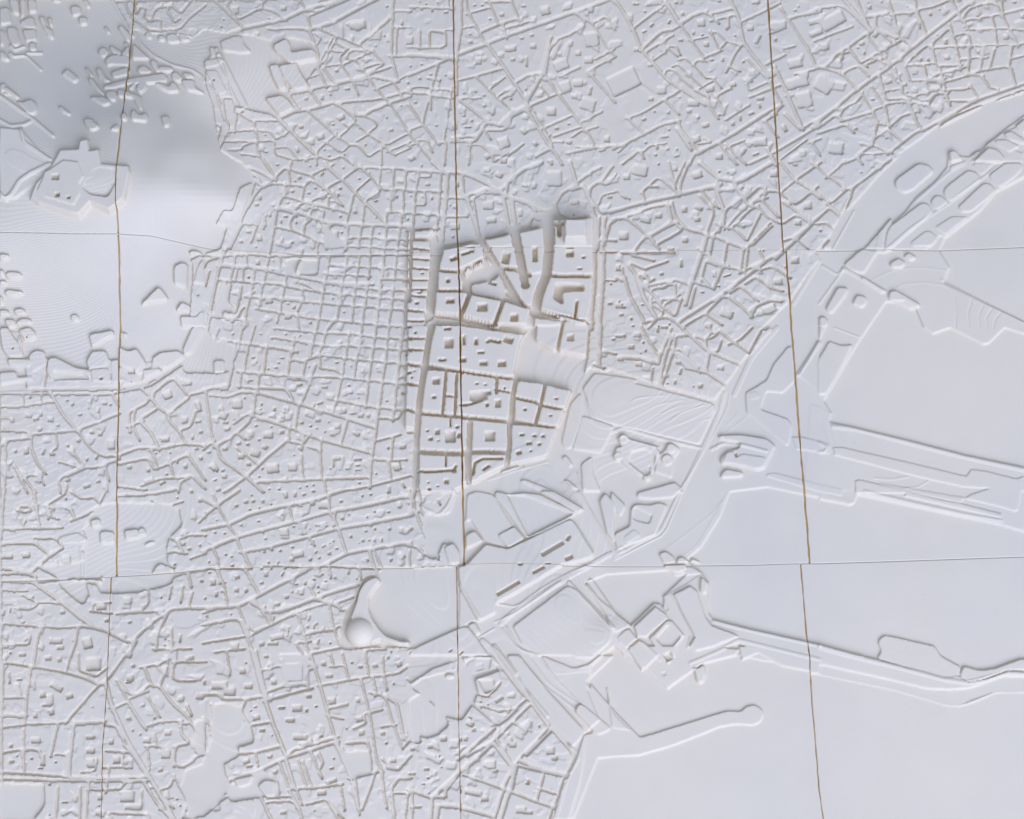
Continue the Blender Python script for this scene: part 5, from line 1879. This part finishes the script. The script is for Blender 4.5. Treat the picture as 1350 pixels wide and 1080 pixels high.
# raised plinths, quays, free-standing buildings
for it in ITEMS:
    k = it[0]
    if k in 'bqvf':
        f = poly_field(it[2])
        if f is None: continue
        js, is_, D = f; h = it[1][0]
        D = D + wob[js, is_] * (0.5 if h < 20 else 0)
        wd = 1.8 if h > 1.6 else 1.3
        if h > 20: wd = 0.9
        t = sstep((-D + wd * 0.5) / wd)
        if k == 'f':
            t = sstep((-D + 2.0) / 4.0) if h > 20 else sstep((-D + 0.8) / 1.6); rel[js, is_] = np.maximum(rel[js, is_], t * (h - ground[js, is_])); continue
        if k == 'v': rel[js, is_] = np.where(rel[js, is_] > h, rel[js, is_] * (1 - t) + h * t, rel[js, is_])
        else: rel[js, is_] = np.maximum(rel[js, is_], h * t * ((1.15 if (it[2][:, 0].mean() < 330 and it[2][:, 1].mean() < 260) else B_SCALE) if h < 5 else 1.0))
rel_open = rel.copy()
# the built-up land
uh = Hmap + brand[blk] + cellh
solid = np.minimum(urban - EDGE_IN, CAP)
roof = layered(TERR + uh, 0.12)
relU = np.maximum(roof - ground, 0.8)
# valleys drawn inside built-up land lower the roofs
for it in ITEMS:
    if it[0] == 'v':
        js, is_, D = poly_field(it[2]); t = sstep((-D + 0.8) / 1.6)
        relU[js, is_] = relU[js, is_] * (1 - t) + np.minimum(relU[js, is_], it[1][0] * 0.4) * t
relR = np.zeros((NY, NX), np.float32)
for it in ITEMS:
    if it[0] in 'rg':
        wd, h = (it[1][0], it[1][1]) if it[0] == 'r' else (1.6, it[1][0])
        f = strip_field(it[2], wd)
        if f is None: continue
        js, is_, D = f; relR[js, is_] += h * (1.1 if it[0] == 'r' else 1.3) * sstep((-D + 0.7) / 1.4)
# the domed church
dx = RX - DOME[0]; dy = RY - DOME[1]; rr = np.sqrt(dx * dx + dy * dy)
dome = np.where(rr < DOME[2], 3.0 + 15.0 * np.sqrt(np.maximum(0, 1 - (rr / DOME[2]) ** 2)), 0)
rel = np.maximum(rel, dome.astype(np.float32)); solid = np.where(rr < DOME[2] + 2, -2, solid).astype(np.float32)
lanes = sstep((vnoise(60, 31) - 0.3) / 0.5)
PART = ((solid > 0) | (rel > 0.95))
snapf = np.minimum(solid, np.where((solid > -1) | (rel > 1.5), pit_d, CAP))
gy_, gx_ = np.gradient(blur(snapf, 1, 1), R)
gl_ = np.hypot(gx_, gy_) + 1e-4
gx_ = (gx_ / gl_).astype(np.float32); gy_ = (gy_ / gl_).astype(np.float32)
lab, nl = components(PART)
print('labels', nl)
URB = (urban > 0)
tallb = blur(np.where(tall > 0, Hmap, BLOCK_H), 6, 2)
# ---------------------------------------------------------------- tiles
def pl(s): return np.array([[float(q) for q in t.split(',')] for t in s.split()])
VS = [[pl(s) for s in row] for row in VSEAMS]; HS = [pl(s) for s in HSEAMS]
def vx(row, col, y):
    P = VS[row][col]; return np.interp(y, P[:, 1], P[:, 0])
def hy(i, x):
    P = HS[i]; return np.interp(x, P[:, 0], P[:, 1])
def to_world(px, py, h, z):
    u = (px - 675.0) / F; v = -(py - 540.0) / F
    dx_ = u; dy_ = v * CT + ST; dz_ = v * ST - CT
    t = (h - CAM[2]) / dz_
    return (CAM[0] + dx_ * t) * S, (CAM[1] + dy_ * t) * S, z * S
def make_mesh(name, co, quads):
    me = bpy.data.meshes.new(name)
    me.vertices.add(len(co)); me.vertices.foreach_set('co', co.astype(np.float32).ravel())
    n = len(quads); me.loops.add(n * 4); me.polygons.add(n)
    me.loops.foreach_set('vertex_index', quads.astype(np.int32).ravel())
    me.polygons.foreach_set('loop_start', np.arange(0, n * 4, 4, dtype=np.int32))
    me.update(calc_edges=True); me.materials.append(M_PRINT)
    return me
SPECIAL = {k: (int((y - Y0) / R), int((x - X0) / R)) for k, (x, y) in SPECIAL_PTS.items()}
gapn = random.Random(5)
BASE = -16.0
total = 0
special_done = set()
for row in range(3):
    for col in range(4):
        coarse = 1.4 if (row == 2 and col == 3) else (1.3 if (row == 1 and col == 3) else 1.1)
        ww = [150 + 170, 448, 436, 470][col]; hh = [330 + 140, 415, 470][row]
        nu = int(ww / coarse); nv = int(hh / coarse)
        if col == 3: nu = int(450 / coarse)
        U_, V_ = np.meshgrid(np.linspace(0, 1, nu + 1), np.linspace(0, 1, nv + 1))
        x = -150 + U_ * 1640; y = np.zeros_like(x)
        gl = GAPS_V[row][col - 1] if col > 0 else 0; gr_ = GAPS_V[row][col] if col < 3 else 0
        for _ in range(4):
            yt = (hy(row - 1, x) + GAPH / 2) if row > 0 else np.full_like(x, -140.0)
            yb = (hy(row, x) - GAPH / 2) if row < 2 else np.full_like(x, 1220.0)
            y = yt + (yb - yt) * V_
            xl = vx(row, col - 1, y) if col > 0 else np.full_like(x, -150.0)
            xr = vx(row, col, y) if col < 3 else np.full_like(x, 1490.0)
            if col > 0: xl = xl + gl / 2 + 0.45 * np.interp(y, JY, JIT[row * 4 + col])
            if col < 3: xr = xr - gr_ / 2 + 0.45 * np.interp(y, JY, JIT[row * 4 + col + 12])
            x = xl + (xr - xl) * U_
        # roofs lean away from the lens: read the map where their feet stand
        sh = 0.33 * bil(tallb, x, y, X0, Y0, R)
        ysamp = y - sh + 0.5
        inner = (V_ * (1 - V_) > 1e-6) & (U_ * (1 - U_) > 1e-6)
        ysamp = np.where(V_ * (1 - V_) > 1e-6, ysamp, y)
        # move grid points that lie near a wall onto the wall, so that walls stand upright
        sd = bil(snapf, x, ysamp, X0, Y0, R)
        lim = 0.68 * coarse
        near = (np.abs(sd) < lim) & inner
        mv = np.where(near, -sd + np.where(sd > 0, 0.13, -0.13), 0.0)
        nx_ = bil(gx_, x, ysamp, X0, Y0, R); ny_ = bil(gy_, x, ysamp, X0, Y0, R)
        x = x + mv * nx_; y = y + mv * ny_; ysamp = ysamp + mv * ny_
        s2 = bil(snapf, x, ysamp, X0, Y0, R); m2 = np.where(near, np.clip(-s2 + np.where(sd > 0, 0.13, -0.13), -0.35, 0.35), 0.0)
        x = x + m2 * nx_; y = y + m2 * ny_; ysamp = ysamp + m2 * ny_
        du = bil(solid, x, ysamp, X0, Y0, R); dp = bil(pit_d, x, ysamp, X0, Y0, R)
        up = np.where(near, sd > 0, None)
        tu = sstep((du + 0.25) / 0.5); tp = 1 - sstep((dp + 0.25) / 0.5)
        tu = np.where(near & (sd > 0), 1.0, tu); tp = np.where(near & (sd > 0), 0.0, tp)
        lo = near & (sd <= 0)
        tu = np.where(lo & (du < dp), 0.0, tu); tp = np.where(lo & (dp <= du), 1.0, tp)
        gz = bil(ground, x, ysamp, X0, Y0, R); ru = bil(relU, x, ysamp, X0, Y0, R); rb = bil(rel, x, ysamp, X0, Y0, R)
        ru = ru * (0.93 + 0.07 * sstep(np.minimum(du, dp) / 1.7)); ru = ru * tu + 0.3 * (1 - tu) * sstep((du + 1.2) / 1.0)
        rz = np.maximum(ru, rb)
        rz = rz * (1 - tp * np.where(rz > 9, 0.72, 1.0)) - tp * 0.3 * sstep((rz - 1) / 3)
        z = gz + rz + bil(relR, x, ysamp, X0, Y0, R)
        h = bil(TERR, x, y, X0, Y0, R)
        edge = np.minimum(np.minimum(U_ * ww, (1 - U_) * ww), np.minimum(V_ * hh, (1 - V_) * hh))
        wx, wy, wz = to_world(x, y, h, z)
        co = np.stack([wx, wy, wz], -1).reshape(-1, 3)
        idx = np.arange((nu + 1) * (nv + 1)).reshape(nv + 1, nu + 1)
        Q = np.stack([idx[1:, :-1], idx[1:, 1:], idx[:-1, 1:], idx[:-1, :-1]], -1).reshape(-1, 4)
        xc = (x[:-1, :-1] + x[1:, 1:]) / 2; yc = (ysamp[:-1, :-1] + ysamp[1:, 1:]) / 2
        li = np.clip(((xc - X0) / R + 0.5).astype(int), 0, NX - 1); lj = np.clip(((yc - Y0) / R + 0.5).astype(int), 0, NY - 1)
        FL = lab[lj, li].ravel(); FU = URB[lj, li].ravel()
        # border ring of ground faces closes each tile with side walls
        order = np.argsort(FL, kind='stable'); fl = FL[order]
        ids, starts = np.unique(fl, return_index=True); ends = np.append(starts[1:], len(fl))
        groups = [(int(i), order[a:b]) for i, a, b in zip(ids, starts, ends)]
        g0 = [g for g in groups if g[0] == 0][0][1]; parts = [g for g in groups if g[0] != 0]
        small = [g for g in parts if len(g[1]) < 10]; parts = [g for g in parts if len(g[1]) >= 10]
        if small: g0 = np.concatenate([g0] + [g[1] for g in small])
        parts.sort(key=lambda g: -len(g[1]))
        # tile body
        q0 = Q[g0]; ring = np.concatenate([idx[0, :], idx[1:, -1], idx[-1, -2::-1], idx[-2:0:-1, 0]])
        bot = co[ring].copy(); bot[:, 2] = BASE * S; nb0 = len(co)
        k = np.arange(len(ring)); kn = (k + 1) % len(ring)
        wall = np.stack([ring[k], ring[kn], nb0 + kn, nb0 + k], -1)
        cc = np.array([idx[0, 0], idx[0, -1], idx[-1, -1], idx[-1, 0]])
        pos = {int(v): n_ for n_, v in enumerate(ring)}
        floor_q = np.array([[nb0 + pos[int(c_)] for c_ in cc]])
        allq = np.concatenate([q0, wall, floor_q]); allc = np.concatenate([co, bot])
        uq, inv = np.unique(allq, return_inverse=True)
        me = make_mesh('map_tile', allc[uq], inv.reshape(-1, 4))
        tile = bpy.data.objects.new('map_tile', me); sc.collection.objects.link(tile)
        tile['label'] = TILE_LABELS[row * 4 + col]; tile['category'] = 'relief map tile'
        tile['group'] = 'white printed tiles of the city relief map'
        total += len(allq)
        keep = parts[:298]; rest = parts[298:]
        spec = {}
        for nm, (sj, si) in SPECIAL.items():
            l_ = int(lab[sj, si])
            if l_ > 0 and l_ not in spec: spec[l_] = nm
        for i_, fs in keep:
            nm = spec.get(i_)
            if nm is None: nm = 'city_block' if FU[fs].mean() > 0.5 else ('raised_ground' if len(fs) > 1500 else 'building_block')
            base = nm.split('|')[0]
            uq, inv = np.unique(Q[fs], return_inverse=True)
            me = make_mesh(base, co[uq], inv.reshape(-1, 4))
            o = bpy.data.objects.new(base, me); sc.collection.objects.link(o); o.parent = tile
            if '|' in nm: o['label'] = nm.split('|')[1]
            total += len(fs)
        if rest:
            fs = np.concatenate([g[1] for g in rest]); uq, inv = np.unique(Q[fs], return_inverse=True)
            me = make_mesh('small_blocks', co[uq], inv.reshape(-1, 4))
            o = bpy.data.objects.new('small_blocks', me); sc.collection.objects.link(o); o.parent = tile; o['kind'] = 'stuff'
            total += len(fs)
        print('tile', row, col, nu, nv, 'parts', len(parts))
print('quads', total)
# the board the tiles lie on
import bmesh
bm = bmesh.new()
bmesh.ops.create_cube(bm, size=1.0)
for v_ in bm.verts:
    v_.co.x *= 1.3; v_.co.y *= 1.15; v_.co.z = v_.co.z * 0.018 + BASE * S - 0.0092
bmesh.ops.bevel(bm, geom=list(bm.edges), offset=0.002, segments=2, affect='EDGES')
me = bpy.data.meshes.new('tabletop'); bm.to_mesh(me); bm.free(); me.materials.append(M_BOARD_TINT)
o = bpy.data.objects.new('tabletop', me); sc.collection.objects.link(o); o['kind'] = 'structure'

# added strips in the tile joints; their brown imitates light bounced between tile walls
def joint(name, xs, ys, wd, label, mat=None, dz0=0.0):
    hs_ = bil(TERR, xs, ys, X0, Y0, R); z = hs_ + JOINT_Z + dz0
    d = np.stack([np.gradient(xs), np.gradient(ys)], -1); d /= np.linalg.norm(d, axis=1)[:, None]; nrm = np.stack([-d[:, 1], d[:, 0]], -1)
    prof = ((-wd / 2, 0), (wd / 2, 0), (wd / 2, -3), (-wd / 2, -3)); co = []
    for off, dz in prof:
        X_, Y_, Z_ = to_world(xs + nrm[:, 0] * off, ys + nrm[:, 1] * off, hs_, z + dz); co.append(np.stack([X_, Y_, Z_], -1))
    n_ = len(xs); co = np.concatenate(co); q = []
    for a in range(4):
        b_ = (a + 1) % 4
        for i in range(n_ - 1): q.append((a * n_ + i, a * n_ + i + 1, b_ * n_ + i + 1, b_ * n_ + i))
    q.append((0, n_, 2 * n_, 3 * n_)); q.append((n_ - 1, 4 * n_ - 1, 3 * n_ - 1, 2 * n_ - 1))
    me = make_mesh(name, co, np.array(q)); me.materials.clear(); me.materials.append(mat or M_BOARD_TINT)
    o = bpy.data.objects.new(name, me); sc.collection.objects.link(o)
    o['label'] = label; o['category'] = 'joint strip'; o['group'] = 'added strips tinting the joints between tiles'
ORD = ['top', 'middle', 'bottom']; OC = ['first', 'second', 'third']
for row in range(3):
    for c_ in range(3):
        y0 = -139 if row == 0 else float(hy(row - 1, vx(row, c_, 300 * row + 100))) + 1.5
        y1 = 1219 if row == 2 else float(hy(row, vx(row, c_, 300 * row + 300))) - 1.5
        ys = np.arange(y0, y1, 4.0); joint('bounce_tint_strip', vx(row, c_, ys), ys, GAPS_V[row][c_] + 1.0, 'added strip coloured like warm bounced light in the %s upright joint from the left, %s row of tiles' % (OC[c_], ORD[row]))
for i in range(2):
    xs = np.arange(-149, 1489, 4.0); joint('bounce_tint_strip', xs, hy(i, xs), GAPH + 0.8, 'added pale strip coloured like warm bounced light in the %s long level joint across the relief map' % ['upper', 'lower'][i], M_PALE, 0.3)
